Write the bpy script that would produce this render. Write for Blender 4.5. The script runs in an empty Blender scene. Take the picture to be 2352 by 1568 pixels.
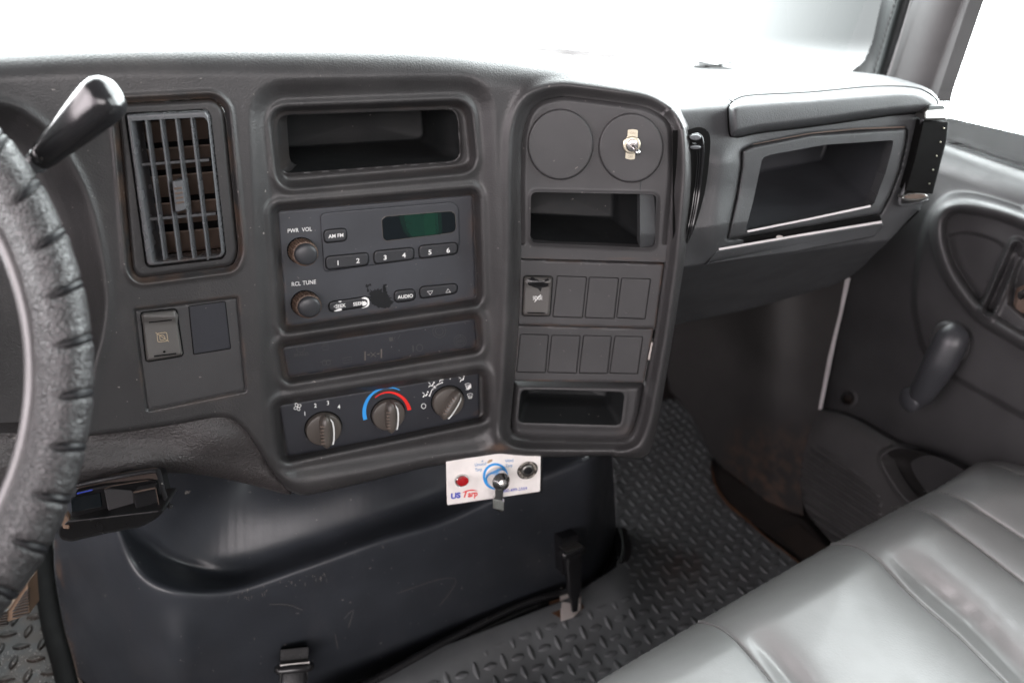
import bpy, math, random
import numpy as np
random.seed(4); rng = np.random.default_rng(4)
PI = math.pi
# ---------------------------------------------------------------- camera
W0, H0, F = 2352.0, 1568.0, 1700.0      # drawing units of the measured photo
PITCH = math.radians(26.9)
CP, SP = math.cos(PITCH), math.sin(PITCH)
CAMZ = 0.95
scene = bpy.context.scene
COL = scene.collection

def dirs(px, py):
    px = np.asarray(px, float); py = np.asarray(py, float)
    cx = (px - W0/2)/F; cy = (py - H0/2)/F
    return cx, CP - cy*SP, SP + cy*CP        # right, forward, down (per unit depth)

def smooth(a, b, x):
    t = np.clip((np.asarray(x, float)-a)/(b-a), 0, 1); return t*t*(3-2*t)
def smax(a, b, k): return .5*(a+b+np.sqrt((a-b)**2+k*k))
def smin(a, b, k): return .5*(a+b-np.sqrt((a-b)**2+k*k))

# ---------------------------------------------------------------- surfaces: t(px,py,h), h = metres toward the viewer
class Surf:
    def __init__(s, f): s.f = f
    def pos(s, px, py, h=0.0):
        cx, fw, dn = dirs(px, py); t = s.f(cx, fw, dn, h, px, py)
        return np.stack([cx*t, fw*t, CAMZ-dn*t], -1)
    def p(s, px, py, h=0.0): return s.pos(np.array([px]), np.array([py]), h)[0]
    def frame(s, px, py, h=0.0):
        e = 2.0
        o = s.p(px, py, h); u = s.p(px+e, py, h)-s.p(px-e, py, h); v = s.p(px, py-e, h)-s.p(px, py+e, h)
        n = np.cross(u, v); n /= np.linalg.norm(n)
        sc = np.linalg.norm(u)/(2*e)
        u = u/np.linalg.norm(u); v = np.cross(n, u)
        return o, u, v, n, sc
    def off(s, h0): return Surf(lambda cx, fw, dn, h, px, py: s.f(cx, fw, dn, h+h0, px, py))

_gx = np.linspace(-1.6, 1.0, 1301)
_sl = np.interp(_gx, [-1.6, -.26, -.21, -.02, .05, 1.0], [.46, .46, .40, .36, .02, .0])
_gy = np.concatenate([[0], np.cumsum((_sl[1:]+_sl[:-1])*.5*np.diff(_gx))]); _gy += .69-np.interp(-.131, _gx, _gy)
def f_console(cx, fw, dn, h, px, py):
    t = .7/fw
    for _ in range(30): t = .5*t + .5*(np.interp(t*cx, _gx, _gy) + .07*(-t*dn+.27) - h)/fw
    return t
CON = Surf(f_console)
DD = .88
DOOR = Surf(lambda cx, fw, dn, h, px, py: (DD-h)/(cx+.27*fw))
FLOOR = Surf(lambda cx, fw, dn, h, px, py: (CAMZ-h)/dn)
def f_pass(cx, fw, dn, h, px, py):
    # face rolled into the flat top
    tf = (.80-.40*.23-h)/(fw-.40*cx-.10*0+.06*dn*1.0)
    return tf
PAS = Surf(f_pass)
def plane3(p0, p1, p2):
    p0, p1, p2 = map(np.array, (p0, p1, p2)); n = np.cross(p1-p0, p2-p0); n /= np.linalg.norm(n)
    if n[1] > 0: n = -n
    c = n@p0
    return n, c
def f_plane(n, c):
    def f(cx, fw, dn, h, px, py):
        # h measured along n;   n.(t*d + cam) = c + h
        return (c+h-n[2]*CAMZ)/(n[0]*cx+n[1]*fw-n[2]*dn)
    return f

# ---------------------------------------------------------------- 2D polygons
def zf(x0, y0, k): return lambda *pts: [(x0+k*x, y0+k*y) for x, y in pts]
Z1 = zf(0, 0, .4028); Z2 = zf(574.2, 172.3, .3662); Z3 = zf(574.2, 631.6, .3662)
Z4 = zf(1119.7, 172.3, .3296); Z5 = zf(1119.7, 574.2, .3296); Z6 = zf(1492.9, 0, .3662)
Z7 = zf(1492.9, 459.4, .3662); Z8 = zf(1320.6, 993.9, .4385); Z9 = zf(0, 993.9, .3662)
Z10 = zf(574.2, 993.9, .3662); Z11 = zf(0, 516.8, .4028)

def rp(pts, r, n=6):
    """polygon with rounded corners"""
    out = []; m = len(pts); rs = r if isinstance(r, (list, tuple)) else [r]*m
    for i in range(m):
        p = np.array(pts[i], float); a = np.array(pts[i-1], float); b = np.array(pts[(i+1) % m], float)
        la = np.linalg.norm(a-p); lb = np.linalg.norm(b-p); rr = min(rs[i], la*.49, lb*.49)
        if rr <= 0: out.append(tuple(p)); continue
        s = p+(a-p)/la*rr; e = p+(b-p)/lb*rr
        for k in range(n+1):
            t = k/n; q = s*(1-t)**2*1 + 2*p*t*(1-t) + e*t*t
            out.append(tuple(q))
    return out
def spl(pts, n=6, closed=False):
    P = [np.array(p, float) for p in pts]; m = len(P); out = []
    rngi = range(m) if closed else range(m-1)
    for i in rngi:
        p0 = P[i-1] if (closed or i > 0) else 2*P[0]-P[1]
        p1 = P[i]; p2 = P[(i+1) % m]
        p3 = P[(i+2) % m] if (closed or i+2 < m) else 2*P[-1]-P[-2]
        for k in range(n):
            t = k/n
            out.append(tuple(.5*((2*p1)+(-p0+p2)*t+(2*p0-5*p1+4*p2-p3)*t*t+(-p0+3*p1-3*p2+p3)*t**3)))
    if not closed: out.append(tuple(P[-1]))
    return out
def ell(c, rx, ry, n=40, rot=0):
    return [(c[0]+rx*math.cos(a)*math.cos(rot)-ry*math.sin(a)*math.sin(rot), c[1]+rx*math.cos(a)*math.sin(rot)+ry*math.sin(a)*math.cos(rot)) for a in [2*PI*i/n for i in range(n)]]
def dline(pts, X, Y, closed=False):
    """distance to a polyline + nearest point"""
    best = np.full(X.shape, 1e18); nx = np.zeros_like(X); ny = np.zeros_like(X)
    m = len(pts)
    for i in range(m if closed else m-1):
        ax, ay = pts[i]; bx, by = pts[(i+1) % m]; dx, dy = bx-ax, by-ay; L = dx*dx+dy*dy
        if L < 1e-12: continue
        t = np.clip(((X-ax)*dx+(Y-ay)*dy)/L, 0, 1); qx = ax+t*dx; qy = ay+t*dy
        d = (X-qx)**2+(Y-qy)**2; k = d < best
        best = np.where(k, d, best); nx = np.where(k, qx, nx); ny = np.where(k, qy, ny)
    return np.sqrt(best), nx, ny
def inside(pts, X, Y):
    c = np.zeros(X.shape, bool); m = len(pts)
    for i in range(m):
        ax, ay = pts[i]; bx, by = pts[i-1]
        if ay == by: continue
        k = ((ay > Y) != (by > Y)) & (X < (bx-ax)*(Y-ay)/(by-ay)+ax); c ^= k
    return c
def sdf(pts, X, Y):
    d, nx, ny = dline(pts, X, Y, True); return np.where(inside(pts, X, Y), -d, d), nx, ny
def sd(pts, X, Y): return sdf(pts, X, Y)[0]

# ---------------------------------------------------------------- object helpers
def finish(name, verts, faces, mat, parent=None, loc=None, sharp=40, attr=None):
    me = bpy.data.meshes.new(name)
    v = np.asarray(verts, float)
    if parent is not None: o3 = np.array(WL[parent.name])
    elif loc is not None: o3 = np.array(loc)
    else: o3 = np.array([v[:, 0].mean(), v[:, 1].mean(), v[:, 2].min()])
    me.from_pydata((v-o3).tolist(), [], [list(map(int, f)) for f in faces])
    me.validate()
    me.polygons.foreach_set('use_smooth', [True]*len(me.polygons))
    if sharp: me.set_sharp_from_angle(angle=math.radians(sharp))
    if attr is not None and len(attr) == len(me.vertices):
        a = me.attributes.new('dirt_fade', 'FLOAT', 'POINT'); a.data.foreach_set('value', np.asarray(attr, np.float32))
    me.materials.append(mat); me.update()
    ob = bpy.data.objects.new(name, me); COL.objects.link(ob)
    if parent is not None: ob.parent = parent; WL[ob.name] = tuple(o3)
    else: ob.location = o3; WL[ob.name] = tuple(o3)
    return ob
WL = {}
def tag(o, label, cat, group=None, kind=None):
    o['label'] = label; o['category'] = cat
    if group: o['group'] = group
    if kind: o['kind'] = kind
    return o
def thing(name, label, cat, loc, group=None):
    o = bpy.data.objects.new(name, None); COL.objects.link(o); o.location = loc; o.empty_display_size = .03
    WL[o.name] = tuple(loc); return tag(o, label, cat, group)

class MB:
    """mesh gatherer: several shapes into ONE mesh"""
    def __init__(s): s.v = []; s.f = []; s.a = []
    def add(s, v, f, a=None):
        k = len(s.v); s.v += [tuple(p) for p in v]; s.f += [[i+k for i in q] for q in f]
        s.a += list(a) if a is not None else [0.0]*len(v)
    def build(s, name, mat, parent=None, loc=None, sharp=40): return finish(name, s.v, s.f, mat, parent, loc, sharp, s.a)

def sheet_data(poly, surf, height=None, step=3.0, holes=(), skirt=.0, skdir=None, dirt_fade=None):
    P = np.array(poly); x0, y0 = P.min(0)-step; x1, y1 = P.max(0)+step
    nx = int((x1-x0)/step)+2; ny = int((y1-y0)/step)+2
    X, Y = np.meshgrid(x0+step*np.arange(nx), y0+step*np.arange(ny))
    D, qx, qy = sdf(poly, X, Y)
    for h in holes:
        d2, hx, hy = sdf(h, X, Y); k = -d2 > D
        D = np.where(k, -d2, D); qx = np.where(k, hx, qx); qy = np.where(k, hy, qy)
    keep = D < step*.75; snap = keep & (D > -step*.45)
    X = np.where(snap, qx, X); Y = np.where(snap, qy, Y)
    q = keep[:-1, :-1] & keep[1:, :-1] & keep[:-1, 1:] & keep[1:, 1:]
    allsnap = snap[:-1, :-1] & snap[1:, :-1] & snap[:-1, 1:] & snap[1:, 1:]
    q &= ~(allsnap & ((D[:-1, :-1]+D[1:, :-1]+D[:-1, 1:]+D[1:, 1:]) > 0))
    idx = np.arange(X.size).reshape(X.shape)
    a = idx[:-1, :-1][q]; b = idx[1:, :-1][q]; c = idx[1:, 1:][q]; d = idx[:-1, 1:][q]
    F_ = np.stack([a, b, c, d], 1)
    used = np.unique(F_); re = np.full(X.size, -1); re[used] = np.arange(used.size); F_ = re[F_]
    px = X.ravel()[used]; py = Y.ravel()[used]
    hh = height(px, py) if callable(height) else (height or 0.0)
    V = surf.pos(px, py, hh)
    A = dirt_fade(px, py) if dirt_fade else np.zeros(len(px))
    faces = F_.tolist()
    if skirt:
        E = np.concatenate([F_[:, [0, 1]], F_[:, [1, 2]], F_[:, [2, 3]], F_[:, [3, 0]]]); key = np.sort(E, 1)
        u, inv, cnt = np.unique(key, axis=0, return_inverse=True, return_counts=True); inv = inv.ravel()
        be = E[cnt[inv] == 1]; bv = np.unique(be); m = {int(v): len(V)+i for i, v in enumerate(bv)}
        dv = np.array(skdir if skdir is not None else (0, 1, 0.0))*skirt
        V = np.concatenate([V, V[bv]+dv]); A = np.concatenate([A, A[bv]])
        faces += [[int(j), int(i), m[int(i)], m[int(j)]] for i, j in be]
    return V, faces, A
def sheet(name, poly, surf, mat, parent=None, height=None, step=3.0, holes=(), skirt=0., skdir=None, dirt_fade=None, sharp=50, loc=None):
    V, f, A = sheet_data(poly, surf, height, step, holes, skirt, skdir, dirt_fade)
    return finish(name, V, f, mat, parent, loc, sharp, A)

def inset(poly, d):
    P = np.array(poly, float); n = len(P); a = np.roll(P, 1, 0); b = np.roll(P, -1, 0)
    tg = b-a; tg /= np.maximum(np.linalg.norm(tg, axis=1), 1e-9)[:, None]
    nr = np.stack([-tg[:, 1], tg[:, 0]], 1)
    area = .5*np.sum(P[:, 0]*np.roll(P[:, 1], -1)-np.roll(P[:, 0], -1)*P[:, 1])
    if area < 0: nr = -nr
    return P+nr*d
def plate_data(poly, surf, h=0., bev_px=2., bev=.001, thick=.004, segs=3, dome=0., back=None):
    """raised plate with a rounded rim; poly in px"""
    poly = [p for i, p in enumerate(poly) if math.dist(p, poly[i-1]) > .05]
    n = len(poly); rings = []; bk = np.array(back if back is not None else (0, 1, 0.))
    r0 = surf.pos(np.array(poly)[:, 0], np.array(poly)[:, 1], h-bev); rings.append(r0+bk*thick); rings.append(r0)
    for k in range(1, segs+1):
        a = k/segs*PI/2; q = inset(poly, bev_px*(1-math.cos(a))); rings.append(surf.pos(q[:, 0], q[:, 1], h-bev*(1-math.sin(a))))
    V = [p for r in rings for p in r]; Fc = []
    for k in range(len(rings)-1):
        for i in range(n): j = (i+1) % n; Fc.append([k*n+i, k*n+j, (k+1)*n+j, (k+1)*n+i])
    q = inset(poly, bev_px*1.12+.25); rings.append(surf.pos(q[:, 0], q[:, 1], h)); V += list(rings[-1])
    k = len(rings)-2
    for i in range(n): j = (i+1) % n; Fc.append([k*n+i, k*n+j, (k+1)*n+j, (k+1)*n+i])
    last = (len(rings)-1)*n
    if dome:
        q = inset(poly, bev_px); c = q.mean(0); prev = last
        for s_, hh in ((.8, .36), (.5, .75), (.2, .96)):
            qq = c+(q-c)*s_; r = surf.pos(qq[:, 0], qq[:, 1], h+dome*hh); base = len(V); V += list(r)
            for i in range(n): j = (i+1) % n; Fc.append([prev+i, prev+j, base+j, base+i])
            prev = base
        last = prev
        c = np.array(c); V.append(surf.p(c[0], c[1], h+dome))
    else:
        c = np.array(poly).mean(0); V.append(surf.p(c[0], c[1], h))
    ci = len(V)-1
    for i in range(n): Fc.append([last+i, last+(i+1) % n, ci])
    return V, Fc
def plate(name, poly, surf, mat, parent=None, h=0., bev_px=2., bev=.001, thick=.004, segs=3, dome=0., back=None, sharp=35):
    V, f = plate_data(poly, surf, h, bev_px, bev, thick, segs, dome, back)
    return finish(name, V, f, mat, parent, None, sharp)
def panel(name, poly, surf, mat, parent=None, h=0., bev_px=2., bev=.001, thick=.004, step=3.0, dirt_fade=None):
    poly = [tuple(p) for p in poly]
    return sheet(name, poly, surf, mat, parent, roll(poly, bev_px, bev, h), step, (), thick, None, dirt_fade, 50)
def roll(poly, R, dep, h0):
    def f(x, y):
        u = np.clip(1+sd(poly, x, y)/R, 0, 1); return h0-dep*(1-np.sqrt(np.maximum(1-u*u, 0)))
    return f
def pocket_data(poly, surf, h, depth, back, s=.92, shift=(0, 0, 0), rnd=.25, lip=0.):
    P = np.array(poly); r0 = surf.pos(P[:, 0], P[:, 1], h); c = r0.mean(0); bk = np.array(back, float); bk /= np.linalg.norm(bk); sh = np.array(shift)
    rings = [r0]
    if lip: q = inset(poly, lip); rings.append(surf.pos(q[:, 0], q[:, 1], h-.0025)); r0 = rings[-1]; c = r0.mean(0)
    for k in range(1, 7):
        u = k/6*(1-rnd*.5); rings.append(c+(r0-c)*(1+(s-1)*u)+(bk*depth+sh)*u)
    e = rings[-1]; ec = e.mean(0)
    for k in range(1, 5):
        a = k/4*PI/2; rings.append(ec+(e-ec)*(1-.10*(1-math.cos(a)))+bk*depth*rnd*.5*math.sin(a))
    n = len(P); V = [p for r in rings for p in r]; Fc = []
    for k in range(len(rings)-1):
        for i in range(n): j = (i+1) % n; Fc.append([k*n+i, (k+1)*n+i, (k+1)*n+j, k*n+j])
    V.append(rings[-1].mean(0)); l = (len(rings)-1)*n
    for i in range(n): Fc.append([l+i, len(V)-1, l+(i+1) % n])
    return V, Fc
def pocket(name, poly, surf, mat, parent, h, depth, back, **k):
    V, f = pocket_data(poly, surf, h, depth, back, **k); return finish(name, V, f, mat, parent, None, 60)
def lathe_data(o, u, v, n, prof, seg=40, wob=None):
    V = []; Fc = []
    for k, (r, z) in enumerate(prof):
        for i in range(seg):
            a = 2*PI*i/seg; rr = r*(wob(a, k) if wob else 1); V.append(o+u*rr*math.cos(a)+v*rr*math.sin(a)+n*z)
    for k in range(len(prof)-1):
        for i in range(seg): j = (i+1) % seg; Fc.append([k*seg+i, k*seg+j, (k+1)*seg+j, (k+1)*seg+i])
    V.append(o+n*prof[-1][1]); l = (len(prof)-1)*seg
    for i in range(seg): Fc.append([l+i, l+(i+1) % seg, len(V)-1])
    return V, Fc
def tube_data(pts, rad, seg=12, cap=True):
    P = [np.array(p, float) for p in pts]; V = []; Fc = []; n = len(P); R = rad if isinstance(rad, (list, tuple)) else [rad]*n
    a = None
    for i in range(n):
        t = P[min(i+1, n-1)]-P[max(i-1, 0)]; t /= np.linalg.norm(t)
        if a is None:
            ref = np.array([0., 0, 1]) if abs(t[2]) < .8 else np.array([0, 1., 0]); a = np.cross(t, ref)
        a = a-t*(a@t); a /= np.linalg.norm(a); b = np.cross(t, a)
        for k in range(seg): w = 2*PI*k/seg; V.append(P[i]+(a*math.cos(w)+b*math.sin(w))*R[i])
    for i in range(n-1):
        for k in range(seg): j = (k+1) % seg; Fc.append([i*seg+k, i*seg+j, (i+1)*seg+j, (i+1)*seg+k])
    if cap:
        Fc.append(list(range(seg))[::-1]); Fc.append([(n-1)*seg+k for k in range(seg)])
    return V, Fc
def box_data(o, ax, ay, az):
    V = [o+ax*i+ay*j+az*k for i in (-1, 1) for j in (-1, 1) for k in (-1, 1)]
    return V, [[0, 1, 3, 2], [4, 6, 7, 5], [0, 4, 5, 1], [2, 3, 7, 6], [0, 2, 6, 4], [1, 5, 7, 3]]
def cap_data(pts, rad, seg=20):
    return tube_data(pts, rad, seg)

# prints: ribbons and lettering laid on a surface
def ribbon(mb, pts, w, surf, h, closed=False):
    P = np.array(pts, float); n = len(P)
    ws = np.array(w if hasattr(w, '__len__') else [w]*n, float)
    a = np.roll(P, 1, 0) if closed else np.vstack([P[:1], P[:-1]]); b = np.roll(P, -1, 0) if closed else np.vstack([P[1:], P[-1:]])
    t = b-a; t /= np.maximum(np.linalg.norm(t, axis=1), 1e-9)[:, None]; nr = np.stack([-t[:, 1], t[:, 0]], 1)
    L = P+nr*ws[:, None]/2; R = P-nr*ws[:, None]/2
    V = np.concatenate([surf.pos(L[:, 0], L[:, 1], h), surf.pos(R[:, 0], R[:, 1], h)])
    mb.add(V, [[i, (i+1) % n, n+(i+1) % n, n+i] for i in range(n if closed else n-1)])
def blob(mb, poly, surf, h):
    P = np.array(poly); c = P.mean(0); V = list(surf.pos(P[:, 0], P[:, 1], h))+[surf.p(c[0], c[1], h)]; n = len(P)
    mb.add(V, [[(i+1) % n, i, n] for i in range(n)])
def text(mb, body, c, hpx, base, surf, h, up=None, wide=1.0, bold=0.0, spacing=1.0):
    """c: centre px, hpx: cap height px, base: baseline direction px vector"""
    cu = bpy.data.curves.new('t', 'FONT'); cu.body = body; cu.size = 1; cu.align_x = 'CENTER'; cu.resolution_u = 3; cu.offset = bold; cu.space_character = spacing
    ob = bpy.data.objects.new('t', cu); COL.objects.link(ob)
    dg = bpy.context.evaluated_depsgraph_get(); dg.update(); me = bpy.data.meshes.new_from_object(ob.evaluated_get(dg))
    b = np.array(base, float); b /= np.linalg.norm(b)
    if up is None: up = np.array((b[1], -b[0]))
    up = np.array(up, float); up /= np.linalg.norm(up)
    k = hpx/.70
    v = np.array([(p.co.x, p.co.y) for p in me.vertices])
    if len(v):
        q = np.array(c)+np.outer(v[:, 0]*k*wide, b)+np.outer((v[:, 1]-.35)*k, up)
        mb.add(surf.pos(q[:, 0], q[:, 1], h), [list(p.vertices) for p in me.polygons])
    bpy.data.objects.remove(ob); bpy.data.curves.remove(cu); bpy.data.meshes.remove(me)

# ---------------------------------------------------------------- materials
def mat_base(name):
    m = bpy.data.materials.new(name); m.use_nodes = True; nt = m.node_tree; b = nt.nodes['Principled BSDF']; return m, nt, b
def N(nt, typ, **k):
    n = nt.nodes.new(typ)
    for a, v in k.items(): setattr(n, a, v)
    return n
def plastic(name, col, rough=.5, grain=900, gs=.25, dirtcol=(.085, .052, .036), spec=.5, var=.25, dust=.0, gtype='noise', coat=0., dust_scale=260, wear=0.):
    m, nt, b = mat_base(name); L = nt.links.new
    tc = N(nt, 'ShaderNodeTexCoord'); 
    n1 = N(nt, 'ShaderNodeTexNoise'); n1.inputs['Scale'].default_value = 14; n1.inputs['Detail'].default_value = 6; L(tc.outputs['Object'], n1.inputs['Vector'])
    mr = N(nt, 'ShaderNodeMapRange'); mr.inputs[1].default_value = .2; mr.inputs[2].default_value = .8; mr.inputs[3].default_value = 1-var; mr.inputs[4].default_value = 1+var; L(n1.outputs['Fac'], mr.inputs[0])
    mul = N(nt, 'ShaderNodeMix', data_type='RGBA', blend_type='MULTIPLY'); mul.inputs[0].default_value = 1; mul.inputs[6].default_value = (*col, 1); L(mr.outputs[0], mul.inputs[7])
    # dirt gathered in crevices (vertex attribute broken up by noise)
    at = N(nt, 'ShaderNodeAttribute', attribute_name='dirt_fade'); n2 = N(nt, 'ShaderNodeTexNoise'); n2.inputs['Scale'].default_value = 42; n2.inputs['Detail'].default_value = 8; L(tc.outputs['Object'], n2.inputs['Vector'])
    m2 = N(nt, 'ShaderNodeMapRange'); m2.inputs[1].default_value = .42; m2.inputs[2].default_value = .66; L(n2.outputs['Fac'], m2.inputs[0])
    dm = N(nt, 'ShaderNodeMath', operation='MULTIPLY'); L(at.outputs['Fac'], dm.inputs[0]); L(m2.outputs[0], dm.inputs[1])
    mx = N(nt, 'ShaderNodeMix', data_type='RGBA'); L(dm.outputs[0], mx.inputs[0]); L(mul.outputs[2], mx.inputs[6]); mx.inputs[7].default_value = (*dirtcol, 1)
    last = mx.outputs[2]
    if dust:
        n3 = N(nt, 'ShaderNodeTexNoise'); n3.inputs['Scale'].default_value = dust_scale; n3.inputs['Detail'].default_value = 2; L(tc.outputs['Object'], n3.inputs['Vector'])
        m3 = N(nt, 'ShaderNodeMapRange'); m3.inputs[1].default_value = .735; m3.inputs[2].default_value = .78; m3.inputs[4].default_value = dust; L(n3.outputs['Fac'], m3.inputs[0])
        mx2 = N(nt, 'ShaderNodeMix', data_type='RGBA'); L(m3.outputs[0], mx2.inputs[0]); L(last, mx2.inputs[6]); mx2.inputs[7].default_value = (.36, .33, .30, 1); last = mx2.outputs[2]
    if wear:
        n4 = N(nt, 'ShaderNodeTexNoise'); n4.inputs['Scale'].default_value = 9; n4.inputs['Detail'].default_value = 10; n4.inputs['Roughness'].default_value = .75
        mp = N(nt, 'ShaderNodeMapping'); mp.inputs['Scale'].default_value = (1, 1.6, .5); L(tc.outputs['Object'], mp.inputs[0]); L(mp.outputs[0], n4.inputs['Vector'])
        m4 = N(nt, 'ShaderNodeMapRange'); m4.inputs[1].default_value = .5; m4.inputs[2].default_value = .8; m4.inputs[4].default_value = wear; L(n4.outputs['Fac'], m4.inputs[0])
        mx3 = N(nt, 'ShaderNodeMix', data_type='RGBA'); L(m4.outputs[0], mx3.inputs[0]); L(last, mx3.inputs[6]); mx3.inputs[7].default_value = (.17, .15, .14, 1); last = mx3.outputs[2]
    L(last, b.inputs['Base Color'])
    rr = N(nt, 'ShaderNodeMapRange'); rr.inputs[1].default_value = .15; rr.inputs[2].default_value = .85; rr.inputs[3].default_value = max(.03, rough-.07); rr.inputs[4].default_value = rough+.07; L(n2.outputs['Fac'], rr.inputs[0]); L(rr.outputs[0], b.inputs['Roughness'])
    b.inputs['Specular IOR Level'].default_value = spec
    if coat: b.inputs['Coat Weight'].default_value = coat; b.inputs['Coat Roughness'].default_value = .12
    if gs:
        if gtype == 'noise':
            g = N(nt, 'ShaderNodeTexNoise'); g.inputs['Scale'].default_value = grain; g.inputs['Detail'].default_value = 3; L(tc.outputs['Object'], g.inputs['Vector']); go = g.outputs['Fac']
        else:
            w = N(nt, 'ShaderNodeTexNoise'); w.inputs['Scale'].default_value = grain*.5; L(tc.outputs['Object'], w.inputs['Vector'])
            wm = N(nt, 'ShaderNodeMix', data_type='RGBA', blend_type='LINEAR_LIGHT'); wm.inputs[0].default_value = .004 if grain > 100 else .01; L(tc.outputs['Object'], wm.inputs[6]); L(w.outputs['Color'], wm.inputs[7])
            g = N(nt, 'ShaderNodeTexVoronoi', feature='SMOOTH_F1'); g.inputs['Scale'].default_value = grain; L(wm.outputs[2], g.inputs['Vector']); go = g.outputs['Distance']
        bp = N(nt, 'ShaderNodeBump'); bp.inputs['Strength'].default_value = gs; bp.inputs['Distance'].default_value = .002 if gtype != 'noise' else .0008; 
        if gtype != 'noise': bp.invert = True
        L(go, bp.inputs['Height']); L(bp.outputs[0], b.inputs['Normal'])
    return m
def metal(name, col, rough=.2):
    m, nt, b = mat_base(name); b.inputs['Metallic'].default_value = 1; b.inputs['Base Color'].default_value = (*col, 1); b.inputs['Roughness'].default_value = rough
    tc = N(nt, 'ShaderNodeTexCoord'); n = N(nt, 'ShaderNodeTexNoise'); n.inputs['Scale'].default_value = 300; nt.links.new(tc.outputs['Object'], n.inputs['Vector'])
    mr = N(nt, 'ShaderNodeMapRange'); mr.inputs[3].default_value = rough*.7; mr.inputs[4].default_value = rough*1.5; nt.links.new(n.outputs['Fac'], mr.inputs[0]); nt.links.new(mr.outputs[0], b.inputs['Roughness'])
    return m
def paint(name, col, rough=.5, spec=.4, em=0):
    m, nt, b = mat_base(name); b.inputs['Roughness'].default_value = rough; b.inputs['Specular IOR Level'].default_value = spec
    tc = N(nt, 'ShaderNodeTexCoord'); n = N(nt, 'ShaderNodeTexNoise'); n.inputs['Scale'].default_value = 60; n.inputs['Detail'].default_value = 5; nt.links.new(tc.outputs['Object'], n.inputs['Vector'])
    mr = N(nt, 'ShaderNodeMapRange'); mr.inputs[1].default_value = .3; mr.inputs[2].default_value = .7; mr.inputs[3].default_value = .9; mr.inputs[4].default_value = 1.05; nt.links.new(n.outputs['Fac'], mr.inputs[0])
    mul = N(nt, 'ShaderNodeMix', data_type='RGBA', blend_type='MULTIPLY'); mul.inputs[0].default_value = 1; mul.inputs[6].default_value = (*col, 1); nt.links.new(mr.outputs[0], mul.inputs[7]); nt.links.new(mul.outputs[2], b.inputs['Base Color'])
    return m
def pane(name, tint, fac):
    m = bpy.data.materials.new(name); m.use_nodes = True; nt = m.node_tree; nt.nodes.clear()
    o = N(nt, 'ShaderNodeOutputMaterial'); t = N(nt, 'ShaderNodeBsdfTransparent'); t.inputs[0].default_value = (*tint, 1); g = N(nt, 'ShaderNodeBsdfGlossy'); g.inputs['Roughness'].default_value = .02
    mx = N(nt, 'ShaderNodeMixShader'); mx.inputs[0].default_value = fac; nt.links.new(t.outputs[0], mx.inputs[1]); nt.links.new(g.outputs[0], mx.inputs[2]); nt.links.new(mx.outputs[0], o.inputs[0]); return m
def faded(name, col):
    """dark fade laid over glass, its cover set by the vertex attribute"""
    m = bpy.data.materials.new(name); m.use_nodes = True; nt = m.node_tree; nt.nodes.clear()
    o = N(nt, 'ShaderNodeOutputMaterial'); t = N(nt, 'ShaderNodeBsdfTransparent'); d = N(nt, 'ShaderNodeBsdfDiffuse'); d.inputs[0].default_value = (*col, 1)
    a = N(nt, 'ShaderNodeAttribute', attribute_name='dirt_fade'); mx = N(nt, 'ShaderNodeMixShader'); nt.links.new(a.outputs['Fac'], mx.inputs[0]); nt.links.new(t.outputs[0], mx.inputs[1]); nt.links.new(d.outputs[0], mx.inputs[2]); nt.links.new(mx.outputs[0], o.inputs[0]); return m  # attribute holds real dirt elsewhere; here it sets the fade's opacity

M = {}
M['dash'] = plastic('dash_plastic', (.0295, .0285, .029), .39, 620, .42, dust=.5, spec=.5, wear=.15)
M['dash2'] = plastic('dash_soft_plastic', (.038, .040, .042), .5, 700, .55, dust=.25, gtype='noise', wear=.08)
M['knee'] = plastic('knee_leathered_plastic', (.036, .032, .032), .48, 420, .5, gtype='voro', dust=.3)
M['insert'] = plastic('insert_plastic', (.036, .035, .036), .5, 1500, .25, dust=.3, wear=.06)
M['bin'] = plastic('bin_plastic', (.010, .011, .0115), .55, 900, .25, dust=.5, wear=.05, spec=.22)
M['bin2'] = plastic('compartment_plastic', (.034, .036, .040), .45, 900, .25, dust=.3, wear=.06)
M['radio'] = plastic('radio_plastic', (.034, .036, .042), .5, 1500, .15, dust=.3)
M['button'] = plastic('button_plastic', (.026, .027, .030), .38, 1500, .12, dust=.2)
M['blackpanel'] = plastic('climate_plastic', (.016, .017, .022), .5, 1500, .1, dust=.4)
M['dial'] = plastic('dial_plastic', (.070, .060, .052), .36, 900, .1)
M['rocker'] = plastic('rocker_plastic', (.085, .080, .076), .36, 900, .1)
M['rib'] = plastic('knob_rib_plastic', (.095, .060, .042), .6, 900, .2, var=.5)
M['ribdust'] = plastic('grip_rib_plastic', (.14, .105, .085), .6, 900, .2)
M['gloss'] = plastic('gloss_black_plastic', (.012, .012, .013), .16, 900, .05, dust=.4, wear=.06)
M['box'] = plastic('control_box_plastic', (.006, .006, .0065), .30, 900, .08, spec=.3, dust=.4)
M['black'] = plastic('matt_black', (.005, .005, .005), .8, 900, .1, spec=.08)
M['vent'] = plastic('vent_plastic', (.085, .087, .092), .26, 900, .05, spec=.7)
M['vane'] = plastic('dusty_vane', (.085, .058, .044), .7, 900, .3, var=.5)
M['cover'] = plastic('engine_cover_plastic', (.026, .029, .0345), .33, 300, .12, dust=.45, dust_scale=120, wear=.10)
M['mat2'] = plastic('dirty_mat', (.012, .011, .011), .5, spec=.2, grain=600, gs=.3, dust=.5, dirtcol=(.05, .032, .022))
M['mat'] = plastic('rubber_mat', (.125, .132, .136), .42, 600, .3, dust=.3, wear=.18)
M['rubber'] = plastic('seal_rubber', (.012, .012, .013), .25, 500, .3)
M['leather'] = plastic('wheel_leather', (.019, .018, .0185), .38, 520, .75, gtype='voro', spec=.45)
M['groove'] = plastic('wheel_groove', (.006, .006, .007), .5, 300, .4, spec=.25)
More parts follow.
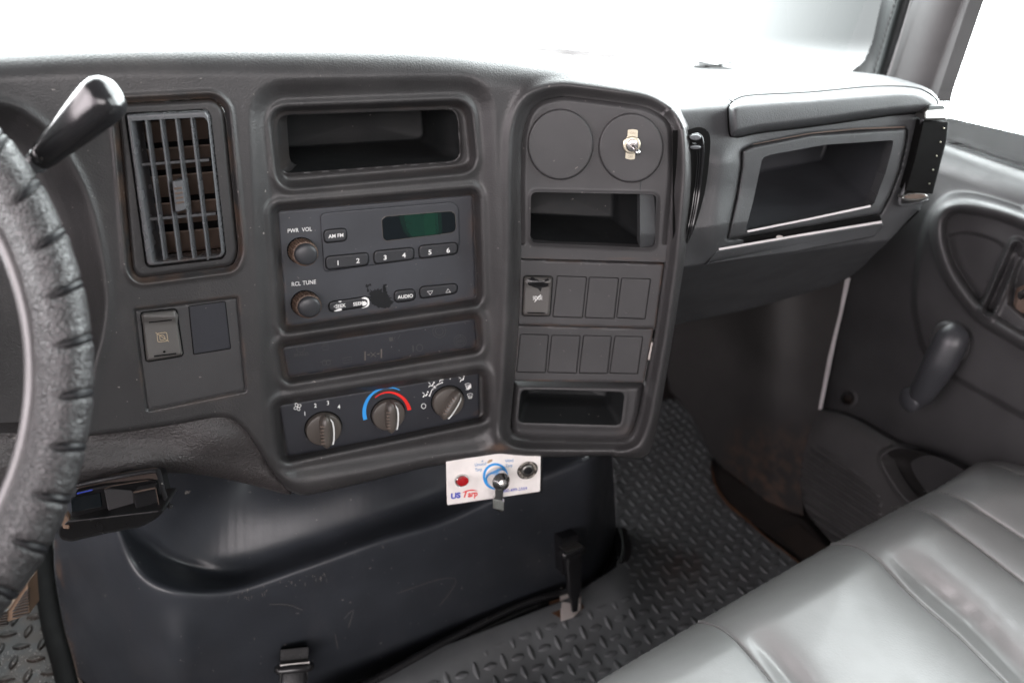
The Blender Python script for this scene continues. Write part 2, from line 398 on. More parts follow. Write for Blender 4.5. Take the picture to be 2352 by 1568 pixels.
M['ring'] = plastic('worn_ring_plastic', (.095, .091, .092), .36, 200, .3, var=.35)
M['vinyl'] = plastic('seat_vinyl', (.215, .216, .213), .41, 420, .22, gtype='noise', dirtcol=(.05, .047, .045), var=.12)
M['door'] = plastic('door_plastic', (.036, .0355, .0365), .48, 900, .25)
M['pod'] = plastic('map_pocket_plastic', (.062, .060, .060), .45, 900, .25)
M['kick'] = plastic('kick_panel_plastic', (.024, .0225, .022), .55, 900, .25)
M['sill'] = plastic('sill_plastic', (.035, .03, .028), .5, 700, .2)
M['pillar'] = plastic('pillar_plastic', (.055, .056, .056), .65, 900, .1)
M['seal'] = plastic('pillar_seal', (.035, .040, .040), .5, 900, .1)
M['rust'] = plastic('rusty_dirt', (.12, .055, .026), .85, 300, .5, var=.5)
M['tan'] = plastic('dusty_pedal_rubber', (.20, .13, .085), .8, 500, .4)
M['white'] = paint('white_print', (.74, .74, .72))
M['cream'] = paint('tarp_plate_paint', (.80, .76, .73), .35)
M['faint'] = paint('faint_print', (.052, .050, .050))
M['blue'] = paint('blue_print', (.03, .28, .68)); M['red'] = paint('red_print', (.72, .02, .015))
M['navy'] = paint('navy_print', (.03, .05, .42)); M['sky'] = paint('light_blue_print', (.03, .22, .50))
M['amber'] = paint('worn_icon_print', (.38, .30, .20))
M['lamp'] = plastic('red_lens', (.36, .008, .012), .2, 600, .4, coat=.6)
M['thread'] = paint('thread', (.16, .16, .15), .8)
M['chrome'] = metal('chrome', (.62, .61, .60), .16); M['steel'] = metal('dull_steel', (.46, .45, .43), .32); M['brass'] = metal('plated_steel', (.52, .48, .38), .36)
M['lcd'] = paint('display_glass', (.004, .007, .009), .12, .5); M['green'] = paint('display_green', (.004, .045, .026), .2, .5)
M['bare'] = paint('bare_sealant', (.68, .62, .58), .6)
M['glass'] = pane('clear_glass', (.97, .985, .98), .04)
M['glass_fade'] = faded('grey_fade', (.012, .014, .014))
M['edge'] = paint('bright_edge', (.66, .63, .63), .35)

# ================================================================ DASHBOARD
def softplus(x): return np.where(x > 30, x, np.log1p(np.exp(np.minimum(x, 30))))
dash = thing('dashboard', 'dark grey moulded plastic truck dashboard wrapping from steering wheel to passenger door', 'dashboard', tuple(CON.p(900, 1100)*np.array([1, 1, 0])+np.array([0, .05, 0])))
TOPL = [(-560, 128), (-150, 112), (0, 106), (300, 96), (700, 98), (1000, 107), (1200, 130), (1400, 164), (1500, 193), (1556, 235)]
OUT = spl(TOPL, 5)+spl([(1582, 290), (1588, 400), (1575, 574), (1561, 673), (1535, 838), (1512, 970)], 5)+rp([(1505, 1000), (1490, 1052), (1400, 1050)], [10, 55, 10], 8)[8:]+spl([(1242, 1050), (1020, 1066), (850, 1105), (740, 1130), (690, 1136), (650, 1115), (610, 1062), (572, 1000), (540, 968), (500, 958), (400, 975), (210, 1000), (-150, 1018), (-560, 1030)], 4)
INS = rp([(1197, 594), (1196, 420), (1200, 300), (1222, 240), (1284, 219), (1383, 231), (1492, 246), (1545, 282), (1546, 403), (1529, 601), (1505, 772), (1480, 904), (1469, 963), (1448, 1016), (1212, 1010), (1170, 1000), (1181, 875), (1191, 745)], [6, 6, 40, 40, 40, 40, 30, 45, 30, 10, 10, 10, 30, 34, 20, 36, 10, 10])
R1 = rp([(634, 262), (1066, 246), (1080, 380), (652, 418)], 26)
R1h = rp([(637, 266), (1048, 252), (1056, 368), (646, 398)], 26)
R2 = rp([(637, 484), (1087, 447), (1094, 686), (656, 750)], 10)
R3 = rp([(648, 796), (1092, 730), (1097, 797), (660, 868)], 12)
R4 = rp([(640, 932), (1108, 858), (1111, 956), (654, 1050)], 14)
VEN = rp([(268, 238), (492, 226), (516, 250), (548, 578), (536, 612), (320, 640), (303, 622)], [10, 22, 14, 14, 20, 20, 12])
SWP = rp([(307, 711), (546, 681), (566, 898), (337, 944)], 6)
CLU = spl([(-800, 170), (-260, 190), (0, 238), (70, 268), (125, 320), (175, 400), (207, 480), (228, 570), (240, 650), (243, 710), (233, 780), (215, 850), (200, 960), (190, 1100)], 4)+[(-800, 1250)]
def h_con(x, y):
    d, qx, qy = sdf(OUT, x, y); d = -d
    top = smooth(330, 180, qy); knee = smooth(640, 560, qx)*smooth(900, 960, qy)
    R = 26+58*top-14*knee; dep = .017+.043*top-.010*knee
    u = np.clip(1-d/R, 0, 1); h = -dep*(1-np.sqrt(np.maximum(1-u*u, 0)))
    for r, dp, lo, hi in ((R1, .016, -3, 19), (R2, .019, -3, 17), (R3, .018, -3, 15), (R4, .019, -3, 15)):
        h += -dp*(1-smooth(lo, hi, sd(r, x, y)))
    h += .0022*np.exp(-((sd(R1h, x, y)-3.5)/3.2)**2)
    for r in (R1, R2, R3, R4): h += .0022*np.exp(-((sd(r, x, y)-21)/9)**2)
    # shallow dish around the whole centre stack
    stack = rp([(600, 215), (1105, 195), (1135, 1010), (640, 1085)], 60)
    h += -.010*(1-smooth(-16, 34, sd(stack, x, y)))
    h += -.011*(1-smooth(-2, 26, sd(INS, x, y)))
    h += .004*np.exp(-((sd(INS, x, y)-30)/12)**2)
    h += -.006*(1-smooth(0, 14, sd(VEN, x, y)))+.002*np.exp(-((sd(VEN, x, y)-14)/6)**2)
    h += -.0035*(1-smooth(-3, 2, sd(SWP, x, y)))
    c = sd(CLU, x, y); h += -.030*(1-smooth(-80, 10, c))+.003*np.exp(-(c/16)**2)
    return h
def dirt_con(x, y):
    a = np.zeros_like(x)
    for r, w, s in ((VEN, 11, .8), (R2, 9, .25), (R3, 9, .35), (R4, 7, .15), (R1, 6, .15), (SWP, 4, .35)):
        d = sd(r, x, y); a = np.maximum(a, s*np.exp(-((d-3)/w)**2))
    a = np.maximum(a, .8*np.exp(-((x-1140)/22)**2-((y-1028)/9)**2)*2)
    return np.clip(a, 0, 1)
sheet('centre_panel', OUT, CON, M['dash'], dash, h_con, 3.0, (R1h, INS, VEN), .03, None, dirt_con, sharp=70)
# dash top behind the crest
mb = MB(); crest = spl(TOPL+[(1582, 290), (1588, 400)], 8); C = np.array(crest); a0 = CON.pos(C[:, 0], C[:, 1], -.05)
nn = len(C); rows = [a0-np.array([0, .0, .0015])]
for k, dy in enumerate((.02, .08, .2, .42)): rows.append(a0+np.array([0, dy, -.0015-.10*dy*0.9]))
mb.add([p for r in rows for p in r], [[k*nn+i, k*nn+i+1, (k+1)*nn+i+1, (k+1)*nn+i] for k in range(4) for i in range(nn-1)])
mb.build('dash_top', M['dash2'], dash)
sel = [p for p, c in zip(a0, C) if 150 < c[0] < 1400]
v, f = tube_data([p+np.array([0, .05, -.0005]) for p in sel], .0006, 6); finish('top_seam', v, f, M['black'], dash)
# knee bolster
KNE = spl([(-560, 1012), (-150, 1000), (210, 985), (400, 960), (520, 945), (580, 985), (630, 1060), (672, 1120)], 5)+spl([(668, 1136), (640, 1131), (560, 1109), (470, 1092), (370, 1087), (200, 1112), (-150, 1180), (-560, 1240)], 5)
def h_kne(x, y):
    d = -sd(KNE, x, y); u = np.clip(1-d/34, 0, 1)
    b = .010*np.exp(-((x-490)/75)**2-((y-1010)/42)**2)
    return -.012-.02*(1-np.sqrt(np.maximum(1-u*u, 0)))*(y > 1050)+b+.012*smooth(1000, 1080, y)*smooth(560, 380, x)
sheet('knee_bolster', KNE, CON, M['knee'], dash, h_kne, 4.0, (), .03, None, None, 70)
# underside of the dash running forward to the bulkhead, added to block light
UB = [(1548, 760), (1535, 838), (1512, 970)]+rp([(1505, 1000), (1490, 1052), (1400, 1050)], [10, 55, 10], 8)[8:]+spl([(1242, 1050), (1020, 1066), (850, 1105), (740, 1130), (640, 1130), (470, 1090), (370, 1086), (200, 1108), (-150, 1170), (-560, 1230)], 4)
Q_ = np.array(UB); q0 = CON.pos(Q_[:, 0], Q_[:, 1], -.05); q0[:, 0] -= .012; q0[:, 2] += .008; nq = len(q0); far = q0.copy(); far[:, 1] = 1.60; far[:, 2] = np.maximum(far[:, 2], .44)
finish('underside', np.concatenate([q0, (q0*.6+far*.4), far]), [[k*nq+i, k*nq+i+1, (k+1)*nq+i+1, (k+1)*nq+i] for k in range(2) for i in range(nq-1)], M['black'], dash)
# open storage tray above the radio
st = pocket('storage_tray', R1h, CON, M['bin'], dash, -.0245, .10, (.12, 1, -.05), s=.90, shift=(-.055, 0, .004), rnd=.3)
mb = MB(); blob(mb, [(930+6*math.cos(a)+random.uniform(-1, 1), 330+10*math.sin(a)) for a in np.linspace(0, 6.2, 12)], CON, -.06)
# passenger side
YL = lambda x: 606+(x-1621)*(551-606)/(2042-1621)
def f_pas(cx, fw, dn, h, px, py):
    tf = (.80-.092)/np.maximum(fw-.40*cx, .2); tt = .128/np.maximum(dn, .02)
    un = np.maximum(py-YL(px), 0); brk = softplus((YL(px)-25-py)/10)*10
    return smax(tf, tt, .035)+.0019*un-.00025*np.minimum(brk, 60)*smooth(420, 560, py)-h
PAS = Surf(f_pas)
PO = [(1470, 160), (1727, 165), (1954, 167)]+spl([(2042, 177), (2097, 190), (2146, 214), (2164, 262), (2150, 340), (2126, 440), (2112, 486)], 5)+spl([(2060, 535), (1950, 637), (1840, 676), (1712, 712), (1560, 744), (1470, 765)], 5)
GB = Z6((700, 1010), (718, 985), (760, 970), (1100, 908), (1515, 880), (1526, 890), (1520, 930), (1480, 1080), (1408, 1270), (1385, 1298), (1000, 1385), (625, 1468), (598, 1450), (650, 1250), (690, 1060))
GBo = rp(Z6((578, 945), (640, 918), (1000, 845), (1595, 805), (1608, 815), (1600, 900), (1560, 1075), (1500, 1230), (1440, 1342), (1000, 1420), (482, 1502), (545, 1230), (575, 1050)), 5)
def h_pas(x, y):
    d = -sd(PO, x, y); u = np.clip(1-d/30, 0, 1)
    h = -.03*(1-np.sqrt(np.maximum(1-u*u, 0)))*smooth(2030, 2110, x)
    # vertical swell left of the glove compartment
    h += .016*np.exp(-((x-1655-(y-450)*-.10)/45)**2)*smooth(300, 380, y)*smooth(660, 560, y)
    g = sd(GBo, x, y); h += -.012*(1-smooth(-4, 6, g))
    return h
sheet('passenger_panel', PO, PAS, M['dash2'], dash, h_pas, 3.5, (GB,), .02, None, None, 70)
BRW = spl(Z6((494, 700), (500, 665), (540, 628), (640, 602), (1000, 583), (1400, 547), (1640, 552), (1745, 588), (1800, 645), (1745, 697), (1500, 722), (1000, 792), (700, 828), (545, 858), (503, 838)), 5, True)
def roll(poly, R, dep, h0): 
    def f(x, y):
        u = np.clip(1+sd(poly, x, y)/R, 0, 1); return h0-dep*(1-np.sqrt(np.maximum(1-u*u, 0)))
    return f
sheet('padded_brow', BRW, PAS, M['dash2'], dash, roll(BRW, 20, .022, .022), 2.5, (), .03, None, None, 70)
v, f, a = sheet_data(inset(BRW, -3.5).tolist(), PAS, .0015, 4); finish('brow_gap', v, f, M['black'], dash)
UB = spl([(2112, 486), (2060, 535), (1950, 637), (1840, 676), (1712, 712), (1560, 744), (1470, 765)], 3); Q_ = np.array(UB); q0 = PAS.pos(Q_[:, 0], Q_[:, 1], -.01); nq = len(q0); far = q0.copy(); far[:, 1] = 1.60
finish('passenger_underside', np.concatenate([q0, far]), [[i, i+1, nq+i+1, nq+i] for i in range(nq-1)], M['black'], dash)  # added to keep light out of the passenger footwell
# glove compartment
gb = sheet('glove_compartment', GBo, PAS, M['dash2'], dash, roll(GBo, 7, .009, .010), 2.2, (GB,), .02, None, lambda x, y: .8*smooth(26, 0, y-(345-(x-1700)*.09))*0, 60)
pocket('compartment_bin', GB, PAS, M['bin2'], gb, .0005, .17, (.18, 1, .0), s=.80, shift=(-.02, 0, .012), rnd=.12)
mb = MB(); ribbon(mb, Z6((612, 1452), (1000, 1374), (1385, 1292)), 4.5, PAS, .0115); mb.build('lip_highlight', M['edge'], gb, sharp=0)  # pale ribbon paints the highlight along the bin lip
mb = MB(); ribbon(mb, Z6((650, 905), (1000, 838), (1300, 808), (1598, 797)), [1.5, 2.5, 3.5, 2.5], PAS, .004); mb.build('dirty_hinge', M['vane'], gb)
mb = MB(); blob(mb, Z6((455, 1515), (1440, 1348), (1458, 1392), (1440, 1402), (440, 1566)), PAS, .0022); mb.build('latch_gap', M['black'], gb)
v, f = plate_data(rp(Z7((418, 316), (1455, 142), (1468, 160), (1400, 232), (900, 328), (345, 408)), 4), PAS, .016, 3, .006, .03); ld = finish('lower_lid', v, f, M['dash2'], dash)
mb = MB(); ribbon(mb, Z7((432, 309), (900, 228), (1455, 137)), [5, 5, 5.5], PAS, .0175); mb.build('lid_highlight', M['edge'], ld)  # highlight along the lid's upper edge, painted as a pale ribbon
mb = MB(); blob(mb, ell(Z7((812, 232))[0], 8, 4, 14), PAS, .004); mb.build('latch', M['bare'], gb)
# ================================================================ AIR VENTS
VS = CON.off(-.006)
v1 = thing('air_vent', 'rectangular louvred air vent with dusty vanes right of the steering wheel', 'air vent', tuple(CON.p(420, 630, 0)), 'air vents in the dashboard')
inn = rp(Z1((722, 655), (1170, 633), (1192, 660), (1278, 1440), (1262, 1468), (855, 1516), (838, 1500)), 4)
sheet('bezel', VEN, VS, M['dash'], v1, roll(VEN, 12, .010, .004), 2.0, (inset(inn, -5).tolist(),), .03, None, lambda x, y: np.exp(-(sd(VEN, x, y)/4)**2)*.9, 60)
op = rp(Z1((745, 690), (1160, 668), (1185, 690), (1262, 1440), (1245, 1458), (870, 1500)), 6)
sheet('louvre_frame', inn, VS, M['vent'], v1, roll(inn, 5, .003, .009), 1.8, (op,), .02, None, lambda x, y: .9*np.exp(-((y-606+(x-350)*.13)/7)**2), 60)
for xt, xb in ((828, 935), (912, 1018), (1000, 1102), (1088, 1185)):
    a, b = Z1((xt, 668)), Z1((xb, 1482)); (ax, ay), (bx, by) = a[0], b[0]
    v, f = plate_data([(ax-2.2, ay), (ax+2.6, ay), (bx+2.6, by), (bx-2.2, by)], VS, .0085, 1.6, .0015, .007); finish('slat', v, f, M['vent'], v1)
for y0, y1, xl, xr in ((940, 912, 785, 1192), (1252, 1218, 832, 1230)):
    mb = MB(); (ax, ay), = Z1((xl, y0)); (bx, by), = Z1((xr, y1))
    mb.add(*plate_data([(ax, ay-3), (bx, by-3), (bx, by+4), (ax, ay+4)], VS, .001, 1, .001, .006)); mb.build('cross_bar', M['vent'], v1)
for y0 in (745, 900, 1055, 1210, 1375):
    (ax, ay), (bx, by) = Z1((760+(y0-745)*.14, y0+20), (1180+(y0-745)*.11, y0-14))
    p = [VS.p(ax, ay-22, -.012), VS.p(bx, by-22, -.012), VS.p(bx+3, by+24, -.034), VS.p(ax+3, ay+24, -.034)]
    finish('vane', p+[q+np.array([0, .001, .0012]) for q in p], [[0, 3, 2, 1], [4, 5, 6, 7], [0, 1, 5, 4], [1, 2, 6, 5], [2, 3, 7, 6], [3, 0, 4, 7]], M['vane'], v1)
v, f = pocket_data(inset(inn, -5).tolist(), VS, -.002, .05, (0, 1, 0), s=.95); finish('duct', v, f, M['black'], v1)
kn = plate('thumb_slider', rp(Z1((982, 1035), (1040, 1028), (1062, 1195), (1002, 1212)), 4), VS, M['vent'], v1, .014, 2, .002, .012)
mb = MB()
for k in range(4): mb.add(*plate_data(Z1((992+k*4, 1072+k*27), (1036+k*4, 1066+k*27), (1038+k*4, 1076+k*27), (994+k*4, 1084+k*27)), VS, .0155, .6, .001, .002))
mb.build('grip_rib', M['vane'], kn)
# slot vent beside the stack
v2 = thing('air_vent', 'tall narrow slot vent half hidden behind the right edge of the centre stack', 'air vent', tuple(PAS.p(1600, 560)), 'air vents in the dashboard')
sl = spl(Z6((240, 815), (300, 798), (350, 812), (378, 865), (372, 1000), (345, 1200), (290, 1400), (240, 1520)), 4)+[(1545, 560), (1545, 300)]
v, f, a = sheet_data(sl, PAS.off(.018), 0.0, 3); finish('recess', v, f, M['black'], v2)
rim = spl(Z6((262, 850), (305, 845), (328, 880), (330, 1000), (300, 1250), (255, 1470)), 5)
v, f = tube_data([PAS.p(x, y, .022) for x, y in rim], .0016, 8); finish('rim', v, f, M['gloss'], v2)
for yy, ry in ((862, 20), (925, 14)): plate('blade', ell(Z6((285, yy))[0], 14, ry*.3662, 24), PAS, M['vent'], v2, .026-.001*(yy > 900), 3, .002, .004)
for dx in (0, 14): v, f = tube_data([PAS.p(x-8-dx*.37, y+20, .020) for x, y in rim[4:]], .0007, 6); finish('blade', v, f, M['gloss'], v2)
# end vent by the door
v3 = thing('air_vent', 'dark upright end vent with bright cap at the door end of the dashboard', 'air vent', tuple(PAS.p(2110, 455, .02)), 'air vents in the dashboard')
EV = PAS.off(.016)
plate('louvre_body', rp(Z6((1712, 762), (1873, 762), (1862, 880), (1772, 1218), (1640, 1205), (1600, 1198), (1655, 1010)), 4), EV, M['black'], v3, .006, 3, .003, .03)
for k in range(5): (x, y), = Z6((1845-k*23, 805+k*87)); plate('stud', ell((x, y), 1.7, 1.7, 10), EV, M['brass'], v3, .008, .8, .001, .002)
plate('cap', rp(Z6((1716, 705), (1752, 672), (1846, 668), (1858, 690), (1866, 752), (1718, 756)), 6), EV, M['steel'], v3, .012, 5, .004, .02)
plate('cap_edge', rp(Z6((1744, 680), (1760, 664), (1846, 662), (1857, 684), (1748, 694)), 3), EV, M['seal'], v3, .0135, 1.5, .002, .004)
plate('foot', ell(Z6((1662, 1238))[0], 31, 10, 30, -.06), EV, M['steel'], v3, .008, 4, .003, .01)
plate('foot_inlay', ell(Z6((1665, 1232))[0], 25, 6, 30, -.06), EV, M['vane'], v3, .0095, 1.5, .001, .002)
v, f = tube_data([PAS.p(x, y, .014) for x, y in spl(Z6((1708, 735), (1700, 830), (1665, 1000), (1610, 1150), (1565, 1262), (1600, 1285), (1740, 1255)), 5)], .0022, 8); finish('surround', v, f, M['dash2'], v3)
# ================================================================ LEFT SWITCH PANEL
LP = CON.off(-.0035)
lp = thing('switch_panel', 'small square switch panel with one grey rocker below the louvred air vent', 'switch panel', tuple(CON.p(450, 925)))
rk = rp(Z11((805, 502), (1003, 480), (1042, 742), (836, 776)), 7)
bl = rp(Z11((1078, 465), (1282, 438), (1313, 702), (1106, 735)), 2)
panel('panel', inset(SWP, 3).tolist(), LP, M['insert'], lp, .0012, 3, .0012, .004)
plate('rocker_well', inset(rk, -3.2).tolist(), LP, M['black'], lp, .0016, .6, .0003, .001)
def h_rock(x, y):
    (x0, y0), (x1, y1) = Z11((905, 490), (940, 760)); s = (y-y0)/(y1-y0)
    return .004+.004*np.exp(-((s-.12)/.09)**2)+.0018*s-.004*np.clip(1+sd(rk, x, y)/6, 0, 1)**2
rs = sheet('rocker', rk, LP, M['rocker'], lp, h_rock, 1.5, (), .006)
SR = LP.off(.0062)
mb = MB(); ribbon(mb, Z11((850, 555), (980, 541)), 2.6, LP, .0068); mb.build('slot', M['black'], rs); mb = MB(); ribbon(mb, Z11((878, 748), (1005, 732)), 3.2, LP, .0073); blob(mb, ell(Z11((937, 722))[0], 3.2, 2.6, 12), LP, .0075); mb.build('slot', M['black'], rs)
mb = MB(); ribbon(mb, rp(Z11((895, 618), (950, 611), (958, 660), (900, 667)), 4), 1.5, LP, .0072, True); ribbon(mb, rp(Z11((910, 628), (930, 626), (942, 640), (938, 652), (913, 656)), 3), 1.4, LP, .0072, True); ribbon(mb, Z11((886, 612), (964, 664)), 1.4, LP, .0072); mb.build('icon', M['amber'], rs)
plate('blank_well', inset(bl, -1.8).tolist(), LP, M['black'], lp, .0015, .4, .0002, .001)
plate('blank_cover', bl, LP, M['blackpanel'], lp, .0024, 1.2, .0008, .003)

# ================================================================ RADIO
RS = CON.off(-.0275)
rad = thing('car_radio', 'dark grey radio with two ribbed knobs and a green display', 'radio', tuple(RS.p(880, 740)))
panel('faceplate', inset(R2, 1).tolist(), RS, M['radio'], rad, 0, 3, .001, .006, dirt_fade=lambda x, y: .8*np.exp(-((x-1088)/9)**2)+.6*np.exp(-((sd(R2, x, y)+3)/6)**2)*(y > 600))
sub = rp(Z2((437, 880), (470, 860), (1265, 792), (1312, 825), (1318, 1065), (1285, 1120), (480, 1236), (462, 1225)), [20, 20, 14, 14, 10, 12, 8, 8])
panel('raised_field', sub, RS, M['radio'], rad, .0014, 4, .0016, .003, 2.0)
dsp = rp(Z2((826, 890), (1284, 853), (1292, 985), (836, 1042)), 13)
panel('display_rim', inset(dsp, -1.4).tolist(), RS, M['dial'], rad, .0017, .8, .0003, .001)
dp_ = panel('display', dsp, RS, M['lcd'], rad, .0020, .8, .0002, .001)
for k, (q, m) in enumerate(((((930, 882), (1200, 860), (1206, 998), (1000, 1020), (965, 985)), (.003, .014, .011)), (((965, 880), (1178, 863), (1185, 998), (1018, 1015), (985, 975)), (.0035, .024, .016)), (((1090, 872), (1160, 866), (1166, 998), (1096, 1006)), (.004, .030, .018)))):
    mb = MB(); blob(mb, rp(Z2(*q), 6), RS, .0024+.0001*k); mb.build('green_band', paint('display_green', m, .2, .5), dp_, sharp=0)  # green band laid on the display in three steps of colour
bt = [((462, 975), (603, 960), (607, 1038), (467, 1053)), ((474, 1140), (742, 1114), (744, 1190), (478, 1222)), ((777, 1105), (1026, 1081), (1029, 1155), (780, 1186)), ((1059, 1072), (1300, 1049), (1303, 1120), (1062, 1151)),
      ((494, 1425), (745, 1387), (749, 1448), (497, 1484)), ((904, 1355), (1032, 1341), (1036, 1410), (908, 1426)), ((1064, 1330), (1298, 1307), (1301, 1366), (1067, 1402))]
tx = [[('AM FM', (540, 1008), 8.2)], [('1', (552, 1178), 10.5), ('2', (677, 1164), 10.5)], [('3', (848, 1144), 10.5), ('4', (966, 1130), 10.5)], [('5', (1129, 1111), 10.5), ('6', (1243, 1099), 10.5)],
      [('SEEK', (568, 1447), 7.8), ('SEEK', (678, 1433), 7.8)], [('AUDIO', (975, 1388), 7.8)], []]
for k, (q, ts) in enumerate(zip(bt, tx)):
    Q = rp(Z2(*q), 11, 7); up = .0 if k > 3 else .0014
    g = plate('button_gap', inset(Q, -1.8).tolist(), RS, M['black'], rad, up+.0003, .5, .0003, .001)
    b = plate('button', Q, RS, M['button'], rad, up+.0030, 3, .0022, .004)
    mb = MB(); base = np.array(Z2(q[1])[0])-np.array(Z2(q[0])[0]); h = up+.0033
    for s, c, hp in ts: text(mb, s, Z2(c)[0], hp, base, RS, h, up=(-.03, -1), wide=1.15 if len(s) == 1 else 1.0, bold=.018)
    if k == 6:
        ribbon(mb, Z2((1113, 1357), (1146, 1353), (1131, 1379)), 1.5, RS, h, True); ribbon(mb, Z2((1229, 1364), (1257, 1361), (1242, 1341)), 1.5, RS, h, True)
    if k == 4:   # paint worn off the ends
        ribbon(mb, Z2((546, 1437), (526, 1451), (547, 1466)), 1.5, RS, h, True)
        blob(mb, Z2((556, 1465), (572, 1462), (578, 1474), (560, 1479), (540, 1482), (526, 1480)), RS, h); blob(mb, Z2((552, 1420), (568, 1416), (576, 1419), (566, 1426)), RS, h)
        blob(mb, Z2((704, 1420), (722, 1418), (736, 1432), (722, 1446), (706, 1448)), RS, h)
        ribbon(mb, spl(Z2((700, 1400), (722, 1399), (738, 1408), (743, 1424), (741, 1440), (728, 1453), (700, 1462)), 4), [1, 2, 3]+[4.5]*16+[3, 3, 2, 1, 1, .6], RS, h)
    mb.build('lettering', M['white'], b, sharp=0)
for q, s1, s2, c1, c2 in (((227, 957), (399, 941), (402, 990), (229, 1004)), 'PWR', 'VOL', (270, 975), (357, 967)), (((251, 1292), (421, 1275), (424, 1325), (254, 1341)), 'RCL', 'TUNE', (289, 1309), (372, 1300)):
    Q = rp(Z2(*q), 9, 6); mb = MB(); ribbon(mb, Q, .9, RS, .0004, True)
    base = np.array(Z2(q[1])[0])-np.array(Z2(q[0])[0]); pl = mb.build('label_outline', M['faint'], rad, sharp=0)
    mb = MB(); text(mb, s1, Z2(c1)[0], 9.2, base, RS, .0005, up=(-.03, -1), wide=.92, bold=.006); text(mb, s2, Z2(c2)[0], 9.2, base, RS, .0005, up=(-.03, -1), wide=.92, bold=.006); mb.build('lettering', M['white'], rad, sharp=0)
mb = MB(); text(mb, 'HR', Z2((1125, 1300))[0], 6.5, (1, -.1), RS, .0005); text(mb, 'MIN', Z2((1242, 1283))[0], 6.5, (1, -.1), RS, .0005); mb.build('faded_lettering', M['faint'], rad, sharp=0)
# bare patch where paint has flaked off
pp = []
for i in range(64):
    a = 2*PI*i/64; r = 1+.22*random.uniform(-1, 1)*(1 if math.sin(a) < .3 else .35); pp.append((818+72*r*math.cos(a)+math.sin(a)*22, 1402+60*r*math.sin(a)))
mb = MB(); blob(mb, Z2(*pp), RS, .0003)
for i in range(7):
    c = (730+random.uniform(-30, 130), 1340+random.uniform(-25, 10)); blob(mb, Z2(*[(c[0]+random.uniform(6, 16)*math.cos(a), c[1]+random.uniform(5, 20)*math.sin(a)) for a in np.linspace(0, 5.6, 8)]), RS, .00035)
mb.build('flaked_patch', plastic('bare_faceplate', (.007, .008, .009), .5, spec=.3), rad, sharp=0)
def knob(parent, c, cc, rpx, rc, hgt):
    o, u, v, n, sc = RS.frame(c[0], c[1], 0)
    # axis leans so that the cap sits where the base and cap centres were measured
    tip = RS.p(cc[0], cc[1], hgt); ax = tip-o; L = np.linalg.norm(ax); ax /= L
    r = rpx*sc; r2 = rc*sc*.985; teeth = lambda a, k: 1+.035*(1 if math.sin(30*a) > 0 else -1)*(1 if k in (1, 2, 3, 4) else 0)
    v_, f_ = lathe_data(o, u, v, ax, [(r*1.05, -.001), (r*1.03, .001), (r*1.02, L*.35), (r, L*.6), (r*.97, L*.72), (r*.85, L*.76)], 120, teeth); k = finish('knob', v_, f_, M['rib'], parent, None, 25)
    v_, f_ = lathe_data(o, u, v, ax, [(r2, L*.60), (r2*1.0, L*.80), (r2*.96, L*.9), (r2*.86, L*.97), (r2*.7, L*1.01), (r2*.4, L*1.045), (r2*.1, L*1.055)], 48); finish('knob_cap', v_, f_, M['button'], k, None, 60)
    v_, f_ = lathe_data(o, u, v, n, [(r*1.12, .0002), (r*1.1, .0006)], 48); finish('knob_gap', v_, f_, M['black'], k)
knob(rad, Z2((322, 1102))[0], Z2((358, 1130))[0], 29.5, 26.5, .017)
knob(rad, Z2((345, 1432))[0], Z2((379, 1460))[0], 29.5, 26.5, .017)

# ================================================================ WARNING LIGHT STRIP
IS = CON.off(-.0265)
ind = thing('warning_light_strip', 'unlit blue black warning light strip with faded icons between radio and climate controls', 'indicator panel', tuple(IS.p(870, 830)))
panel('panel', inset(R3, 1).tolist(), IS, M['blackpanel'], ind, 0, 3, .001, .004, dirt_fade=lambda x, y: .7*np.exp(-((x-1094)/7)**2)+.45*np.exp(-((sd(R3, x, y)+2)/5)**2)*(y > 800))
mb = MB(); hh = .0003
ribbon(mb, Z3((722, 478), (722, 535)), 3.0, IS, hh); ribbon(mb, Z3((735, 500), (752, 498)), 2, IS, hh); ribbon(mb, Z3((755, 484), (790, 512)), 1.2, IS, hh); ribbon(mb, Z3((757, 514), (788, 484)), 1.2, IS, hh); ribbon(mb, Z3((796, 494), (812, 492)), 2, IS, hh); ribbon(mb, Z3((824, 464), (824, 520)), 3.4, IS, hh)
mb.build('axle_icon', plastic('worn_axle_print', (.10, .085, .075), .7), ind, sharp=0)
mb = MB()
ribbon(mb, ell(Z3((318, 462))[0], 9, 8, 24), 1, IS, hh, True); text(mb, 'BRAKES', Z3((322, 497))[0], 7, (1, -.13), IS, hh)
ribbon(mb, Z3((450, 448), (495, 440), (488, 468), (460, 472)), 1, IS, hh, True); ribbon(mb, Z3((455, 440), (470, 432), (490, 432)), 1, IS, hh)
for dx in (0, 24): ribbon(mb, ell(Z3((467+dx, 550-dx*.1))[0], 5, 6, 18), 1.2, IS, hh, True)
ribbon(mb, Z3((442, 545), (515, 533)), 1.2, IS, hh); ribbon(mb, Z3((582, 520), (636, 512), (638, 545), (584, 553)), 1.1, IS, hh, True); ribbon(mb, Z3((592, 536), (604, 534)), 1.1, IS, hh); ribbon(mb, Z3((614, 533), (626, 531)), 1.1, IS, hh)
blob(mb, Z3((872, 392), (896, 388), (898, 412), (874, 416)), IS, hh); ribbon(mb, Z3((905, 405), (906, 390), (915, 388)), 1.2, IS, hh); ribbon(mb, Z3((928, 400), (942, 374)), 1.5, IS, hh)
ribbon(mb, Z3((1022, 440), (1024, 482)), 2.6, IS, hh); ribbon(mb, ell(Z3((1064, 456))[0], 7, 8, 20), 1.4, IS, hh, True)
